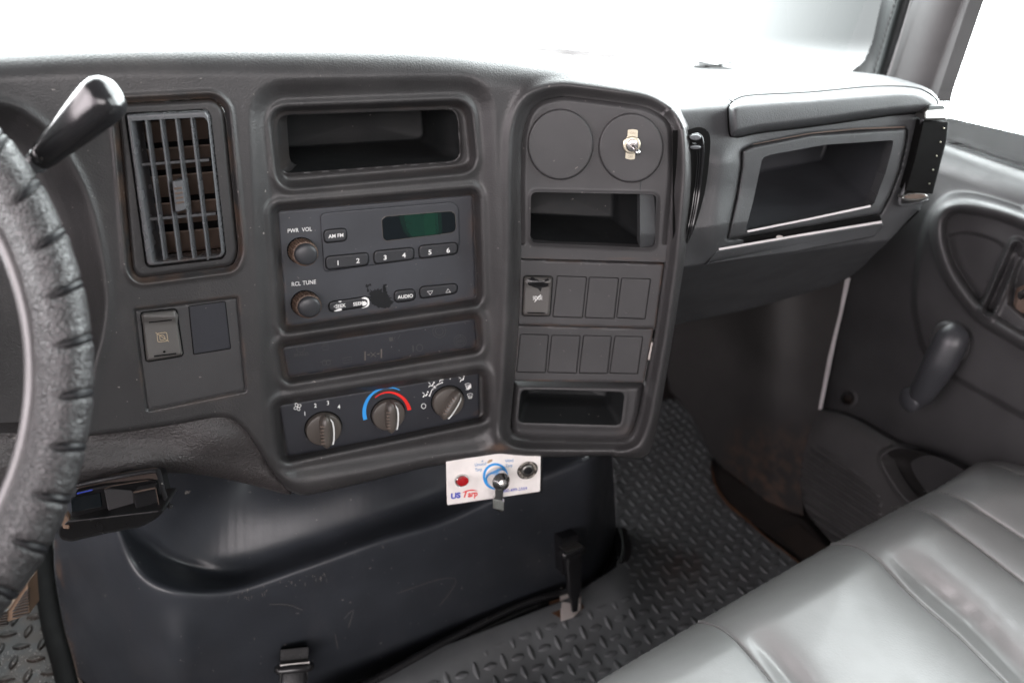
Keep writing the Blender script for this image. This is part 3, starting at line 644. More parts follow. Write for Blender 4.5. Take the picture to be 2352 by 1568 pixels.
for c, r in (((1187, 352), 9), ((1187, 352), 15), ((1318, 413), 9.5), ((1318, 413), 14)): ribbon(mb, ell(Z3(c)[0], r, r, 28), 1, IS, hh, True)
text(mb, 'ABS', Z3((1318, 413))[0], 6, (1, -.14), IS, hh); mb.build('faded_icons', M['faint'], ind, sharp=0)

# ================================================================ CLIMATE CONTROLS
KS = CON.off(-.0275)
cl = thing('climate_control', 'black heater control panel with three round dials low in the centre stack', 'climate controls', tuple(KS.p(880, 1030)))
panel('panel_gap', inset(R4, 1).tolist(), KS, M['black'], cl, -.0015, 1, .0005, .002)  # black plate that shows as the gap around the panel
KP = rp(Z3((185, 815), (800, 718), (1436, 606), (1439, 888), (860, 1022), (240, 1136)), 4)
panel('panel', KP, KS, M['blackpanel'], cl, .0012, 2.2, .0008, .002, dirt_fade=lambda x, y: .9*smooth(1078, 1098, x))
mb = MB(); hh = .0015; up = (-.05, -1)
for s, c in (('1', (344, 867)), ('2', (410, 817)), ('3', (489, 801)), ('4', (558, 825))): text(mb, s, Z3(c)[0], 9.2, (1, -.12), KS, hh, up=up, bold=.012)
for k in range(4):
    a = PI/4+k*PI/2+.3; (cx_, cy_), = Z3((298, 826)); ribbon(mb, ell((cx_+4.6*math.cos(a), cy_+4.8*math.sin(a)), 4.4, 3.0, 16, a), 1.2, KS, hh, True)
ribbon(mb, ell(Z3((1089, 821))[0], 5, 5.6, 22), 1.2, KS, hh, True)
def figure(c, rot=0):   # little seated figure with an arrow
    (x, y), = Z3(c); q = lambda *p: [(x+a*math.cos(rot)-b*math.sin(rot), y+a*math.sin(rot)+b*math.cos(rot)) for a, b in p]
    blob(mb, q(*[(5+1.9*math.cos(t), -6+1.9*math.sin(t)) for t in np.linspace(0, 5.6, 9)]), KS, hh); ribbon(mb, q((4, -3), (2.5, 2), (-3, 3), (-5, 7)), [2.4, 2.6, 2.2, 1.6], KS, hh); ribbon(mb, q((-7, -4), (-2, -1)), 1.3, KS, hh)
for c, r in (((1100, 748), .1), ((1137, 687), .2), ((1202, 650), 0), ((1267, 635), 0), ((1330, 650), -.1)): figure(c, r)
for c in ((1366, 694), (1380, 757)):
    (x, y), = Z3(c); ribbon(mb, [(x-6, y-4), (x, y-6), (x+6, y-5), (x+4, y+4), (x-3, y+5)], 1.2, KS, hh, True)
    for dx in (-2.5, 0, 2.5): ribbon(mb, [(x+dx, y-2), (x+dx-.8, y+1), (x+dx+.6, y+3), (x+dx-.4, y+7)], .9, KS, hh)
blob(mb, Z3((1372, 690), (1386, 684), (1388, 704), (1372, 718), (1352, 720), (1366, 708)), KS, hh)
ribbon(mb, Z3((1126, 758), (1140, 722), (1150, 712)), 1.8, KS, hh); ribbon(mb, Z3((1168, 692), (1185, 682), (1210, 672)), 1.8, KS, hh)
for k in range(4): a = k*PI/4+.2; (x, y), = Z3((1158, 702)); ribbon(mb, [(x-4*math.cos(a), y-4*math.sin(a)), (x+4*math.cos(a), y+4*math.sin(a))], .9, KS, hh)
for c in ((1126, 756), (1206, 673)): blob(mb, ell(Z3(c)[0], 1.8, 1.8, 10), KS, hh)
mb.build('lettering', M['white'], cl, sharp=0)
def arc(name, m, a0, a1, r0, r1, w0, w1, c=(862, 868)):
    pts = []; ws = []
    for k in range(33):
        s = k/32; a = math.radians(a0+(a1-a0)*s); r = r0+(r1-r0)*s; pts.append(Z3((c[0]+r*math.cos(a), c[1]+r*1.03*math.sin(a)))[0]); ws.append((w0+(w1-w0)*s)*.3662)
    mb = MB(); ribbon(mb, pts, ws, KS, .0016 if name == 'cold_arc' else .0018); mb.build(name, m, cl, sharp=0)
arc('cold_arc', M['blue'], 165, 299, 143, 163, 26, 5); arc('hot_arc', M['red'], 231, 351, 124, 140, 4, 24)
def dial(c, r, hdir):
    (x, y), = Z3(c); o, u, v, n, sc = KS.frame(x, y, .0012); R = r*.3662*sc
    d2 = np.array(hdir, float); d2 /= np.linalg.norm(d2); A = u*d2[0]-v*d2[1]; B = np.cross(n, A)   # A runs along the handle
    V, f_ = lathe_data(o, u, v, n, [(R*1.06, .0001), (R*1.05, .0004)], 48); root = finish('dial', *lathe_data(o, u, v, n, [(R*.99, 0), (R*.985, .005), (R*.95, .0062), (R*.9, .0066)], 56), M['dial'], cl, None, 40)
    finish('dial_gap', V, f_, M['black'], root)
    # grip: a long rounded ridge
    V = []; Fc = []; nl, nc = 25, 9
    for i in range(nl):
        s = -1+2*i/(nl-1); wd = R*.34*math.sqrt(max(1-(abs(s))**4, 0.0))+R*.03; ht = .011*(1-.35*s**4)
        for k in range(nc):
            w = -1+2*k/(nc-1); V.append(o+A*s*R*1.02+B*(w*wd-R*.08)+n*(.0055+ht*math.sqrt(max(1-abs(w)**2.6, 0))))
    for i in range(nl-1):
        for k in range(nc-1): Fc.append([i*nc+k, (i+1)*nc+k, (i+1)*nc+k+1, i*nc+k+1])
    finish('grip', V, Fc, M['dial'], root, None, 60)
    mb = MB()
    for k in range(6):
        cc = o+A*R*(-.55+.21*k)+B*(R*.08)+n*.0148; mb.add(*box_data(cc, A*R*.028+B*R*.02, B*R*.17, n*.0011))
    mb.build('grip_rib', M['ribdust'], root)
    P = []
    mb = MB(); pts = [(-.88, .06), (-.6, .0), (-.2, -.03), (.2, -.03), (.55, .02), (.90, .24)]
    L = [o+A*R*s+B*(-R*.48+R*q)+n*(.0100) for s, q in pts]; wv = B*R*.045
    mb.add([p-wv for p in L]+[p+wv for p in L], [[i, i+1, i+7, i+6] for i in range(5)]); mb.build('pointer', M['white'], root)
dial((460, 957), 112, (-.16, -1)); dial((865, 868), 102, (-.14, -1)); dial((1239, 788), 97, (.42, -1))
# ================================================================ RIGHT-HAND INSERTS OF THE STACK
GS_ = CON.off(-.012)
gp = thing('gauge_panel', 'upper insert with two round gauge blanks above an open pocket', 'gauge panel', tuple(GS_.p(1360, 600)))
GP = rp([(1196, 592.5), (1195, 420), (1199, 300), (1221, 239), (1284, 217), (1383, 229), (1492, 244), (1546, 280), (1547, 403), (1528, 602)], [2, 6, 40, 40, 40, 40, 30, 45, 30, 2])
P2 = rp(Z4((303, 815), (1182, 832), (1166, 1206), (297, 1168)), 15)
def h_gp(x, y): return .0022*np.exp(-(sd(P2, x, y)/5)**2)-.004*smooth(-14, 0, sd(GP, x, y))*(y < 560)
sheet('panel', GP, GS_, M['insert'], gp, h_gp, 2.5, (P2,), .01, None, lambda x, y: .5*np.exp(-((y-594)/2.5)**2), 60)
pocket('pocket', P2, GS_, M['bin'], gp, -.0005, .080, (.03, 1, -.02), s=.84, shift=(-.030, 0, .006), rnd=.2)
def disc(c, rx, ry):
    E = ell(Z4(c)[0], rx*.3296, ry*.3296, 64); P = MB(); P.add(*plate_data(E, GS_, .0055, 5, .004, .006, 5)); return P.build('gauge_blank', M['insert'], gp)
disc((509, 485), 230, 248); disc((1001, 509), 227, 243)
TS = GS_.off(.0056)
tg = thing('toggle_switch', 'small metal toggle switch on the right-hand round gauge blank', 'toggle switch', tuple(TS.p(1452, 355)))
pl = plate('on_off_plate', rp(Z4((978, 382), (1014, 378), (1049, 385), (1047, 440), (1062, 470), (1058, 510), (1030, 545), (1028, 588), (1000, 593), (959, 584), (964, 535), (945, 505), (945, 460), (975, 430)), 3), TS, M['brass'], tg, .0012, .7, .0005, .002)
mb = MB(); text(mb, 'ON', Z4((1013, 405))[0], 6.0, (1, .06), TS, .0014, wide=.9); mb.build('engraving', M['amber'], pl, sharp=0); mb = MB(); text(mb, 'OFF', Z4((995, 570))[0], 6.0, (1, .06), TS, .0014, wide=.8); mb.build('engraving', paint('engraving', (.20, .18, .14)), pl, sharp=0)
(x, y), = Z4((1004, 487)); o, u, v, n, sc = TS.frame(x, y, .0012)
R = 60*.3296*sc
finish('ring_nut', *lathe_data(o, u, v, n, [(R, 0), (R, .0016), (R*.9, .0022), (R*.82, .0022)], 72, lambda a, k: 1+.02*(math.sin(36*a) > 0)*(k < 2)), M['brass'], tg, None, 30)
finish('bush', *lathe_data(o, u, v, n, [(R*.72, .002), (R*.7, .0052), (R*.62, .006), (R*.36, .0062), (R*.34, .003)], 40), M['chrome'], tg, None, 30)
tip = TS.p(*Z4((1050, 545))[0], .022); ax = tip-(o+n*.003); L_ = np.linalg.norm(ax); ax /= L_; uu = np.cross(ax, v); uu /= np.linalg.norm(uu); vv = np.cross(ax, uu)
finish('lever', *lathe_data(o+n*.003, uu, vv, ax, [(R*.2, 0), (R*.22, L_*.6), (R*.32, L_*.9), (R*.31, L_*.98), (R*.2, L_*1.03), (R*.05, L_*1.05)], 20), M['chrome'], tg, None, 60)

def blank_panel(label, poly, quads, first):
    t = thing('switch_panel', label, 'switch panel', tuple(GS_.p(*np.array(poly).mean(0))), 'switch inserts in the stack')
    panel('panel', poly, GS_, M['insert'], t, 0, 2.5, .0012, .008, dirt_fade=lambda x, y: .75*np.exp(-((sd(poly, x, y)+1)/2.2)**2))
    for k, q in enumerate(quads):
        Q = rp(Z5(*q), 3); 
        if first and k == 0: continue
        plate('blank_gap', inset(Q, -1.4).tolist(), GS_, M['black'], t, .0002, .3, .0001, .001)
        plate('blank_cover', Q, GS_, M['insert'], t, .0013, 1.6, .0012, .003)
    return t
row1 = [((255, 182), (452, 186), (434, 458), (243, 455)), ((488, 182), (690, 190), (660, 470), (456, 463)), ((712, 190), (913, 197), (882, 476), (681, 469)), ((936, 197), (1136, 203), (1096, 480), (902, 469))]
row2 = [((231, 588), (425, 592), (402, 852), (204, 848)), ((450, 595), (646, 598), (618, 856), (421, 850)), ((671, 596), (863, 602), (835, 858), (640, 855)), ((889, 602), (1081, 604), (1046, 860), (853, 855))]
sp1 = blank_panel('upper switch insert with a chipped grey lamp rocker and three blanks', rp(Z5((228, 66), (1229, 98), (1168, 543), (213, 519)), 2), row1, True)
sp2 = blank_panel('lower switch insert with four plain blanks and no rocker', rp(Z5((212, 524), (1158, 547), (1088, 922), (183, 911)), 2), row2, False)
Q = rp(Z5(*row1[0]), 7)
plate('rocker_well', inset(Q, -2.2).tolist(), GS_, M['black'], sp1, .0003, .4, .0002, .001)
def h_rk2(x, y):
    (x0, y0), (x1, y1) = Z5((350, 184), (340, 457)); s = (y-y0)/(y1-y0)
    return .004+.0035*np.exp(-((s-.14)/.09)**2)+.001*s-.004*np.clip(1+sd(Q, x, y)/6, 0, 1)**2
rk2 = sheet('rocker', Q, GS_, M['rocker'], sp1, h_rk2, 1.5, (), .005)
mb = MB(); mb2 = MB()
ch = Z5((276, 205), (300, 187), (322, 190), (333, 205), (345, 200), (358, 215), (385, 214), (405, 205), (430, 190), (446, 205), (446, 238), (430, 252), (405, 258), (380, 262), (368, 292), (362, 280), (350, 268), (320, 258), (290, 245), (277, 230))
blob_surf = Surf(lambda cx, fw, dn, h, px, py: f_console(cx, fw, dn, h-.012, px, py))
P = np.array(ch); X, Y = P[:, 0], P[:, 1]; c = P.mean(0)
V = []; Fc = []; rings = 5
for k in range(rings):
    q = c+(P-c)*(1-k/rings); V += list(blob_surf.pos(q[:, 0], q[:, 1], h_rk2(q[:, 0], q[:, 1])+.0003))
V.append(blob_surf.p(c[0], c[1], float(h_rk2(c[:1], c[1:])[0])+.0003)); m_ = len(P)
for k in range(rings-1):
    for i in range(m_): j = (i+1) % m_; Fc.append([k*m_+i, (k+1)*m_+i, (k+1)*m_+j, k*m_+j])
for i in range(m_): Fc.append([(rings-1)*m_+i, len(V)-1, (rings-1)*m_+(i+1) % m_])
finish('chipped_paint', V, Fc, M['gloss'], rk2)
hh = .0058
mb = MB(); 
ribbon(mb, Z5((328, 362), (372, 310)), 1.5, GS_, hh)
ribbon(mb, spl(Z5((332, 322), (345, 326), (345, 342), (332, 347)), 4), 1.3, GS_, hh); ribbon(mb, spl(Z5((366, 320), (353, 325), (353, 341), (366, 346)), 4), 1.3, GS_, hh)
ribbon(mb, Z5((332, 322), (332, 347)), 1.3, GS_, hh); ribbon(mb, Z5((366, 320), (366, 346)), 1.3, GS_, hh)
for dy, s in ((-12, -6), (0, 0), (12, 6)): ribbon(mb, Z5((328, 334+dy*.6), (316, 334+dy)), 1.1, GS_, hh); ribbon(mb, Z5((370, 333+dy*.6), (382, 333+dy)), 1.1, GS_, hh)
mb.build('icon', M['white'], rk2, sharp=0)
mb = MB(); ribbon(mb, Z5((278, 437), (402, 440)), 2.6, GS_, .0062); mb.build('slot', M['black'], rk2, sharp=0)
# lower cubby insert
cb = thing('cubby_insert', 'bottom insert of the centre stack with a shallow scuffed pocket', 'storage pocket', tuple(GS_.p(1320, 1010)))
CBP = rp(Z5((183, 917), (1088, 929), (1076, 1030), (1052, 1180), (1000, 1316), (900, 1334), (280, 1322), (170, 1300), (158, 1180)), [2, 2, 10, 24, 24, 10, 20, 30, 10])
P3 = rp(Z5((232, 972), (958, 988), (930, 1222), (212, 1202)), 14)
def h_cb(x, y): return -.0012+.0016*np.exp(-((sd(P3, x, y)-4)/6)**2)-.012*np.clip(1+sd(CBP, x, y)/16, 0, 1)**2
sheet('panel', CBP, GS_, M['insert'], cb, h_cb, 2.5, (P3,), .01, None, lambda x, y: .6*smooth(1400, 1470, x)*smooth(960, 1010, y), 60)
pocket('pocket', P3, GS_, M['bin'], cb, -.0005, .05, (.02, 1, -.01), s=.72, shift=(-.004, 0, .012), rnd=.9)
# wiring seen in the gap beside the inserts
w1 = thing('wiring', 'pale wires showing in the dark gap right of the switch inserts', 'wiring', tuple(GS_.p(1498, 800)))
for pts, m, r in ((Z5((1170, 560), (1150, 590), (1168, 630)), 'black', .0016), (Z5((1158, 600), (1165, 640), (1140, 660)), 'black', .0014), (Z5((1150, 640), (1138, 690), (1125, 760)), 'bare', .0024)):
    v, f = tube_data([GS_.p(x, y, -.006) for x, y in spl(pts, 4)], r, 8); finish('wire', v, f, M[m], w1)
v, f, a = sheet_data(inset(INS, -6).tolist(), CON.off(-.115), 0, 8); finish('stack_backing', v, f, M['black'], dash)

# ================================================================ TARP CONTROL
TP = plane3(CON.p(1030, 1075, -.008), CON.p(1240, 1055, -.008), CON.p(1130, 1160, -.012)); TPS = Surf(f_plane(*TP))
tp = thing('tarp_control_panel', 'small white tarp control panel with a chrome switch and red lamp hanging under the dash', 'control panel', tuple(TPS.p(1133, 1150)))
TPo = rp(Z10((1228, 150), (1824, 112), (1820, 366), (1236, 453)), [2, 2, 4, 4])
plate('back_box', [(a+dx, b+dy) for (a, b), (dx, dy) in zip(Z10((1226, 150), (1836, 110), (1834, 372), (1230, 458)), ((0, 0),)*4)], TPS, M['gloss'], tp, -.0012, 1, .001, .03)
plate('plate', TPo, TPS, M['cream'], tp, .0005, 1, .0006, .0015)
hh = .0008; mb = MB(); B = (1, -.13)
text(mb, 'Unwind', Z10((1446, 195))[0], 7.2, B, TPS, hh, up=(-.02, -1), wide=.82); text(mb, 'Tarp', Z10((1433, 229))[0], 7.2, B, TPS, hh, up=(-.02, -1), wide=.82)
text(mb, 'Wind', Z10((1627, 173))[0], 7.2, B, TPS, hh, up=(-.02, -1), wide=.82); text(mb, 'Tarp', Z10((1624, 203))[0], 7.2, B, TPS, hh, up=(-.02, -1), wide=.82); mb.build('lettering', M['sky'], tp, sharp=0)
mb = MB(); text(mb, 'US', Z10((1290, 392))[0], 12.0, B, TPS, hh, up=(.02, -1), wide=1.12, bold=.05); mb.build('logo_lettering', M['navy'], tp, sharp=0)
mb = MB(); text(mb, 'arp', Z10((1398, 380))[0], 13.0, B, TPS, hh, up=(.06, -1), wide=.92, bold=.03)
ribbon(mb, spl(Z10((1332, 374), (1365, 362), (1400, 358), (1428, 364)), 4), [1, 1.6, 2, 2.4, 2.6, 2.8, 2.8, 2.8, 2.4, 2, 1.4, 1, .5], TPS, hh+.0001); ribbon(mb, Z10((1356, 368), (1344, 404)), 3, TPS, hh); mb.build('logo_swoosh', M['red'], tp, sharp=0)
mb = MB(); text(mb, '1-800-499-2559', Z10((1650, 356))[0], 6.3, (1, -.115), TPS, hh, up=(0, -1), wide=1.0, bold=.02, spacing=1.12); mb.build('phone_lettering', M['navy'], tp, sharp=0)
mb = MB(); blob(mb, Z10((1485, 186), (1500, 168), (1522, 164), (1520, 176), (1505, 186), (1494, 190)), TPS, hh); mb.build('stain', paint('stain', (.42, .30, .20)), tp, sharp=0)
mb = MB(); blob(mb, Z10((1450, 180), (1462, 168), (1460, 176), (1466, 178)), TPS, hh); mb.build('arrow', M['sky'], tp, sharp=0)
(x, y), = Z10((1326, 292)); o, u, v, n, sc = TPS.frame(x, y, .0005); R = 43*.3662*sc
lm = finish('indicator_lamp', *lathe_data(o, u, v, n, [(R*1.02, 0), (R, .003), (R*.88, .0042), (R*.8, .0036)], 40), M['chrome'], tp, None, 40)
tip = TPS.p(*Z10((1339, 308))[0], .0085); ax = tip-o; L_ = np.linalg.norm(ax); ax /= L_
finish('red_lens', *lathe_data(o, u, v, ax, [(R*.84, .002), (R*.82, L_*.8), (R*.74, L_*.95), (R*.5, L_), (R*.1, L_*1.03)], 40), M['lamp'], lm, None, 50)
mb = MB(); ribbon(mb, ell(Z10((1540, 272))[0], 72*.3662, 76*.3662, 48), 5.4, TPS, .0009, True); mb.build('blue_ring', M['blue'], tp, sharp=0)
(x, y), = Z10((1540, 270)); o, u, v, n, sc = TPS.frame(x, y, .0005); R = 62*.3662*sc
tip = TPS.p(*Z10((1588, 318))[0], .030); ax = tip-o; L_ = np.linalg.norm(ax); ax /= L_; uu = np.cross(v, ax); uu /= np.linalg.norm(uu); vv = np.cross(ax, uu)
rsw = finish('rotary_switch', *lathe_data(o, uu, vv, ax, [(R, -.002), (R*.98, L_*.15), (R*.93, L_*.45), (R*.86, L_*.68), (R*.86, L_*.76), (R*.82, L_*.79), (R*.36, L_*1.0), (R*.22, L_*1.01), (R*.2, L_*.99)], 48), M['chrome'], tp, None, 22)
finish('screw', *lathe_data(o+ax*L_*.99, uu, vv, ax, [(R*.19, 0), (R*.18, .001), (R*.05, .0013)], 20), M['steel'], rsw)
LS = TPS.off(.022)
lv = [Z10(p)[0] for p in ((1536, 350), (1592, 340), (1587, 400), (1583, 425), (1594, 432), (1592, 490), (1570, 497), (1524, 470), (1522, 412), (1535, 398))]
lever = plate('switch_lever', lv, LS, M['chrome'], rsw, .002, 2, .002, .005)
mb = MB()
for k in range(8): mb.add(*plate_data(Z10((1523+k*.2, 416+k*7.6), (1592, 432+k*7.2), (1592, 435+k*7.2), (1523+k*.2, 419+k*7.6)), LS, .0028, .5, .0008, .002))
mb.build('lever_grip', M['steel'], rsw)
(x, y), = Z10((1740, 233)); o, u, v, n, sc = TPS.frame(x, y, .0005); R = 63*.3662*sc
br = finish('circuit_breaker', *lathe_data(o, u, v, n, [(R, 0), (R*.99, .0008), (R*.96, .001)], 48), plastic('breaker_plate', (.035, .03, .026), .4), tp, None, 40)
mb = MB(); s = 'CIRCUIT BREAKER  PRESS TO RESET  '
for k, chh in enumerate(s):
    if chh == ' ': continue
    a = math.radians(205)+2*PI*k/len(s); rr = 50*.3662; text(mb, chh, (x+rr*math.cos(a), y+rr*math.sin(a)), 5.4, (-math.sin(a), math.cos(a)), TPS, .0018, wide=.9)
mb.build('lettering', paint('breaker_print', (.55, .5, .44)), br, sharp=0)
tip = TPS.p(*Z10((1746, 240))[0], .010); ax = tip-o; L_ = np.linalg.norm(ax); ax /= L_
finish('collar', *lathe_data(o, u, v, ax, [(R*.58, .001), (R*.56, L_*.5), (R*.48, L_*.56)], 36), M['steel'], br, None, 30)
finish('button', *lathe_data(o, u, v, ax, [(R*.44, L_*.5), (R*.42, L_*.85), (R*.36, L_*.95), (R*.1, L_)], 30), M['gloss'], br, None, 50)

# ================================================================ ENGINE COVER
FP = plane3(FLOOR.p(1050, 1452, .02), FLOOR.p(1303, 1356, .02), Surf(lambda cx, fw, dn, h, px, py: 1.03+0*cx).p(1013.6, 1210))
RID = spl([(232, 1060), (240, 1150), (258, 1230), (288, 1290), (330, 1337), (366, 1366), (440, 1384), (513, 1381), (586, 1357), (659, 1328), (794, 1278), (861, 1251), (1013, 1210), (1123, 1157), (1233, 1104), (1340, 1072), (1372, 1058), (1390, 1030)], 5)
ABV = RID+[(1700, 980), (1700, 600), (100, 600), (100, 1000)]
TRY = spl([(252, 1000), (262, 1100), (280, 1180), (311, 1228), (348, 1254), (384, 1282), (476, 1318), (549, 1322), (622, 1300), (740, 1258), (861, 1210), (1013, 1155), (1150, 1090), (1300, 1020)], 4)
TRYP = TRY+[(1700, 900), (1700, 500), (252, 500)]
def soft(xs, ys, x):
    return sum(w_*np.interp(x+o_, xs, ys) for o_, w_ in zip((-70, -50, -30, -10, 10, 30, 50, 70), (.05, .10, .15, .20, .20, .15, .10, .05)))
RBX, RBY = zip((0, 1392), (440, 1390), (513, 1381), (586, 1357), (659, 1328), (794, 1278), (861, 1251), (1013, 1210), (1123, 1157), (1233, 1104), (1340, 1066), (1420, 1030), (1600, 950))
TBX, TBY = zip((0, 1338), (476, 1336), (549, 1326), (622, 1300), (740, 1258), (861, 1210), (1013, 1155), (1150, 1090), (1300, 1020), (1600, 880))
UPP = [(384, 1243), (652, 1159), (861, 1100), (1100, 1010), (1700, 800), (1700, 400), (100, 400), (100, 1330)]
def h_cov(x, y):
    s = smin((soft(RBX, RBY, x)-y)*.9, x-(236+.04*(y-1060)), 140)
    s2 = smin((soft(TBX, TBY, x)-y)*.9, x-(268+.02*(y-1060)), 150); s3 = -sd(UPP, x, y)
    sp = lambda a, k: softplus(a/k)*k
    h = -.0013*sp(s, 5)+.00097*sp(s2, 10)-.0003*sp(s3, 22)*smooth(430, 760, x)
    h = np.maximum(h, -.26)
    h += -.00075*sp(330-x, 40)-.0016*sp(x-1368, 9)
    dt, _, _ = dline(TRY[8:34], x, y); h += -.007*np.exp(-((dt-3)/16)**2)*smooth(700, 480, x)
    h += .010*np.exp(-((x-410)/60)**2)*smooth(1380, 1480, y)
    return h
COV = Surf(f_plane(*FP))
COVP = spl([(150, 1060), (130, 1150), (124, 1250), (126, 1323), (146, 1433), (172, 1525), (196, 1620)], 5)+[(700, 1650)]+spl([(760, 1612), (835, 1568), (940, 1512), (1050, 1452), (1197, 1382), (1303, 1350), (1358, 1338)], 5)+spl([(1385, 1325), (1408, 1300), (1416, 1250), (1413, 1159), (1406, 1056), (1398, 985)], 5)+[(1000, 985), (640, 1060), (370, 1040)]
cov = thing('engine_cover', 'large scuffed blue black moulded engine cover below the dashboard', 'engine cover', tuple(FLOOR.p(700, 1600)))
sheet('shell', COVP, COV, M['cover'], cov, h_cov, 4.0, (), .02, None, lambda x, y: .9*np.exp(-((x-(126+ (y-1250)*.16))/6)**2)*(y > 1240), 75)
# scratches
mb = MB()
CS = Surf(lambda cx, fw, dn, h, px, py: COV.f(cx, fw, dn, h_cov(px, py)+h, px, py))
for pts in ([(912, 1362), (1000, 1332), (1044, 1328), (1040, 1350), (1010, 1390)], [(618, 1387), (660, 1388), (694, 1400)], [(770, 1455), (776, 1490)], [(735, 1330), (738, 1322)], [(790, 1420), (812, 1400), (800, 1440)]):
    ribbon(mb, spl([(a, b) for a, b in pts], 4), .7, CS, .0008)
for i in range(46):
    x, y = random.uniform(430, 1380), random.uniform(1180, 1540)
    if y > 1560-(x-830)*.46 or y < 1390-(x-500)*.36: continue
    a = random.uniform(0, PI); l = random.uniform(1.2, 5); ribbon(mb, [(x, y), (x+l*math.cos(a), y+l*math.sin(a))], random.uniform(.7, 1.8), CS, .0008)
for i in range(34):
    x = random.uniform(520, 760); y = 1372-(x-520)*.24+random.uniform(-10, 12); ribbon(mb, [(x, y), (x+random.uniform(-2, 3), y+random.uniform(2, 9))], random.uniform(.5, 1.2), CS, .0008)
mb.build('scratches', paint('scratch', (.16, .15, .14), .6), cov, sharp=0)['kind'] = 'stuff'
v, f = tube_data([FLOOR.p(x, y, .045) for x, y in spl([(700, 1640), (835, 1575), (940, 1518), (1050, 1458), (1197, 1388), (1303, 1355)], 6)], .006, 10); finish('trim_lip', v, f, M['gloss'], cov)
pts = spl([(690, 1670), (830, 1592), (940, 1535), (1052, 1475), (1197, 1405), (1300, 1370), (1350, 1358), (1395, 1338), (1425, 1300), (1432, 1260), (1424, 1225)], 14)
rad_ = [.016*(1+(.03*math.sin(p[0]*.21)+.025*math.sin(p[0]*.47))*(p[0] < 1300)) for p in pts]
v, f = tube_data([FLOOR.p(x, y, .018) for x, y in pts], rad_, 14); finish('rubber_seal', v, f, M['rubber'], cov)
v, f = tube_data([FLOOR.p(x, y, .05) for x, y in spl([(96, 1240), (105, 1330), (122, 1430), (150, 1530), (175, 1640)], 6)], .016, 12); finish('side_seal', v, f, M['black'], cov)
v, f = tube_data([FLOOR.p(x, y, .075) for x, y in spl([(128, 1255), (132, 1330), (150, 1430), (172, 1510), (200, 1620)], 6)], .0026, 8); finish('dirty_edge', v, f, M['vane'], cov)
# draw latches of the cover
def latch(label, top, bot, w):
    lt = thing('cover_latch', label, 'latch', tuple(FLOOR.p(bot[0], bot[1], .03)), 'rubber latches holding the engine cover')
    T = CS.p(top[0], top[1], .03); Bt = FLOOR.p(bot[0], bot[1], .05); sc = w/F*1.05
    ax = Bt-T; L = np.linalg.norm(ax); ax /= L; sx = np.array((.9, .43, 0)); sx -= ax*(sx@ax); sx /= np.linalg.norm(sx); nz = np.cross(sx, ax); nz *= -np.sign(nz[1]) if nz[1] != 0 else 1
    if nz[1] > 0: nz = -nz
    def bar(prof, name, m, par=lt):
        V = []; Fc = []
        for s, hw, d0, d1 in prof:
            c = T+ax*L*s
            for k in range(16):
                a = 2*PI*k/16; ex = lambda t: math.copysign(abs(t)**.5, t); V.append(c+sx*hw*sc*ex(math.cos(a))+nz*((d0+d1)/2+(d1-d0)/2*ex(math.sin(a))))
        for i in range(len(prof)-1):
            for k in range(16): j = (k+1) % 16; Fc.append([i*16+k, i*16+j, (i+1)*16+j, (i+1)*16+k])
        Fc.append(list(range(16))[::-1]); Fc.append([(len(prof)-1)*16+k for k in range(16)]); return finish(name, V, Fc, m, par, None, 50)
    st_ = bar([(.0, .40, -.004, .010), (.2, .48, -.004, .011), (.45, .40, -.003, .010), (.62, .42, -.003, .010), (.8, .22, -.002, .007), (1.0, .16, -.001, .006)], 'strap', M['rubber'])
    hd = bar([(-.05, .62, -.012, .012), (-.02, .72, -.012, .014), (.045, .72, -.012, .014), (.07, .64, -.010, .012)], 'strap_head', M['gloss'])
    V, f_ = box_data(T-ax*L*.055+nz*.001, sx*.52*sc, ax*.0012, nz*.0095); finish('head_recess', V, f_, M['steel'], hd)
    V, f_ = box_data(T+ax*L*.09-nz*.014, sx*.5*sc, ax*.03, nz*.012); finish('mount', V, f_, M['gloss'], lt)
    return lt
l1 = latch('black latch strap with pale sealant at its foot, right one of two', (1312, 1262), (1318, 1400), 48)
latch('black latch strap cut off by the bottom edge, left one of two', (676, 1530), (672, 1690), 58)
plate('foot_plate', [(1290, 1380), (1318, 1384), (1336, 1372), (1334, 1398), (1316, 1418), (1288, 1426)], FLOOR, M['bare'], l1, .046, 3, .004, .03)
plate('foot_tab', ell((1327, 1376), 9, 10, 20), FLOOR, M['bare'], l1, .056, 3, .004, .03)
plate('rusty_edge', [(1262, 1404), (1300, 1392), (1336, 1384), (1342, 1394), (1318, 1416), (1296, 1424)], FLOOR, M['rust'], l1, .0415, 2, .002, .02)
# ================================================================ FLOOR AND MAT
V = [(-2.2, -.6, -.004), (2.2, -.6, -.004), (2.2, 2.4, -.004), (-2.2, 2.4, -.004)]
fl = finish('floor', V, [[0, 1, 2, 3]], M['sill'], None, (0, 0, 0)); fl['kind'] = 'structure'
SEALL = [(690, 1670), (830, 1592), (940, 1535), (1052, 1475), (1197, 1405), (1300, 1370), (1400, 1338)]
def pads(X, Y, pitch=.0225, ln=.0100, wd=.0037, hgt=.0028, rot=.42):
    a = X*math.cos(rot)+Y*math.sin(rot); b = -X*math.sin(rot)+Y*math.cos(rot)
    i = np.floor(a/pitch); j = np.floor(b/pitch); h = np.zeros_like(X)
    la = a-(i+.5)*pitch; lb = b-(j+.5)*pitch; sw = ((i+j) % 2) > .5
    p = np.where(sw, la, lb); q = np.where(sw, lb, la)
    # pad: pointed oval
    half = wd*np.clip(1-(p/ln)**2, 0, 1); e = np.abs(q)/np.maximum(half, 1e-6)
    return hgt*np.where((np.abs(p) < ln) & (e < 1), np.sqrt(np.clip(1-e*e*.85, 0, 1)), 0)
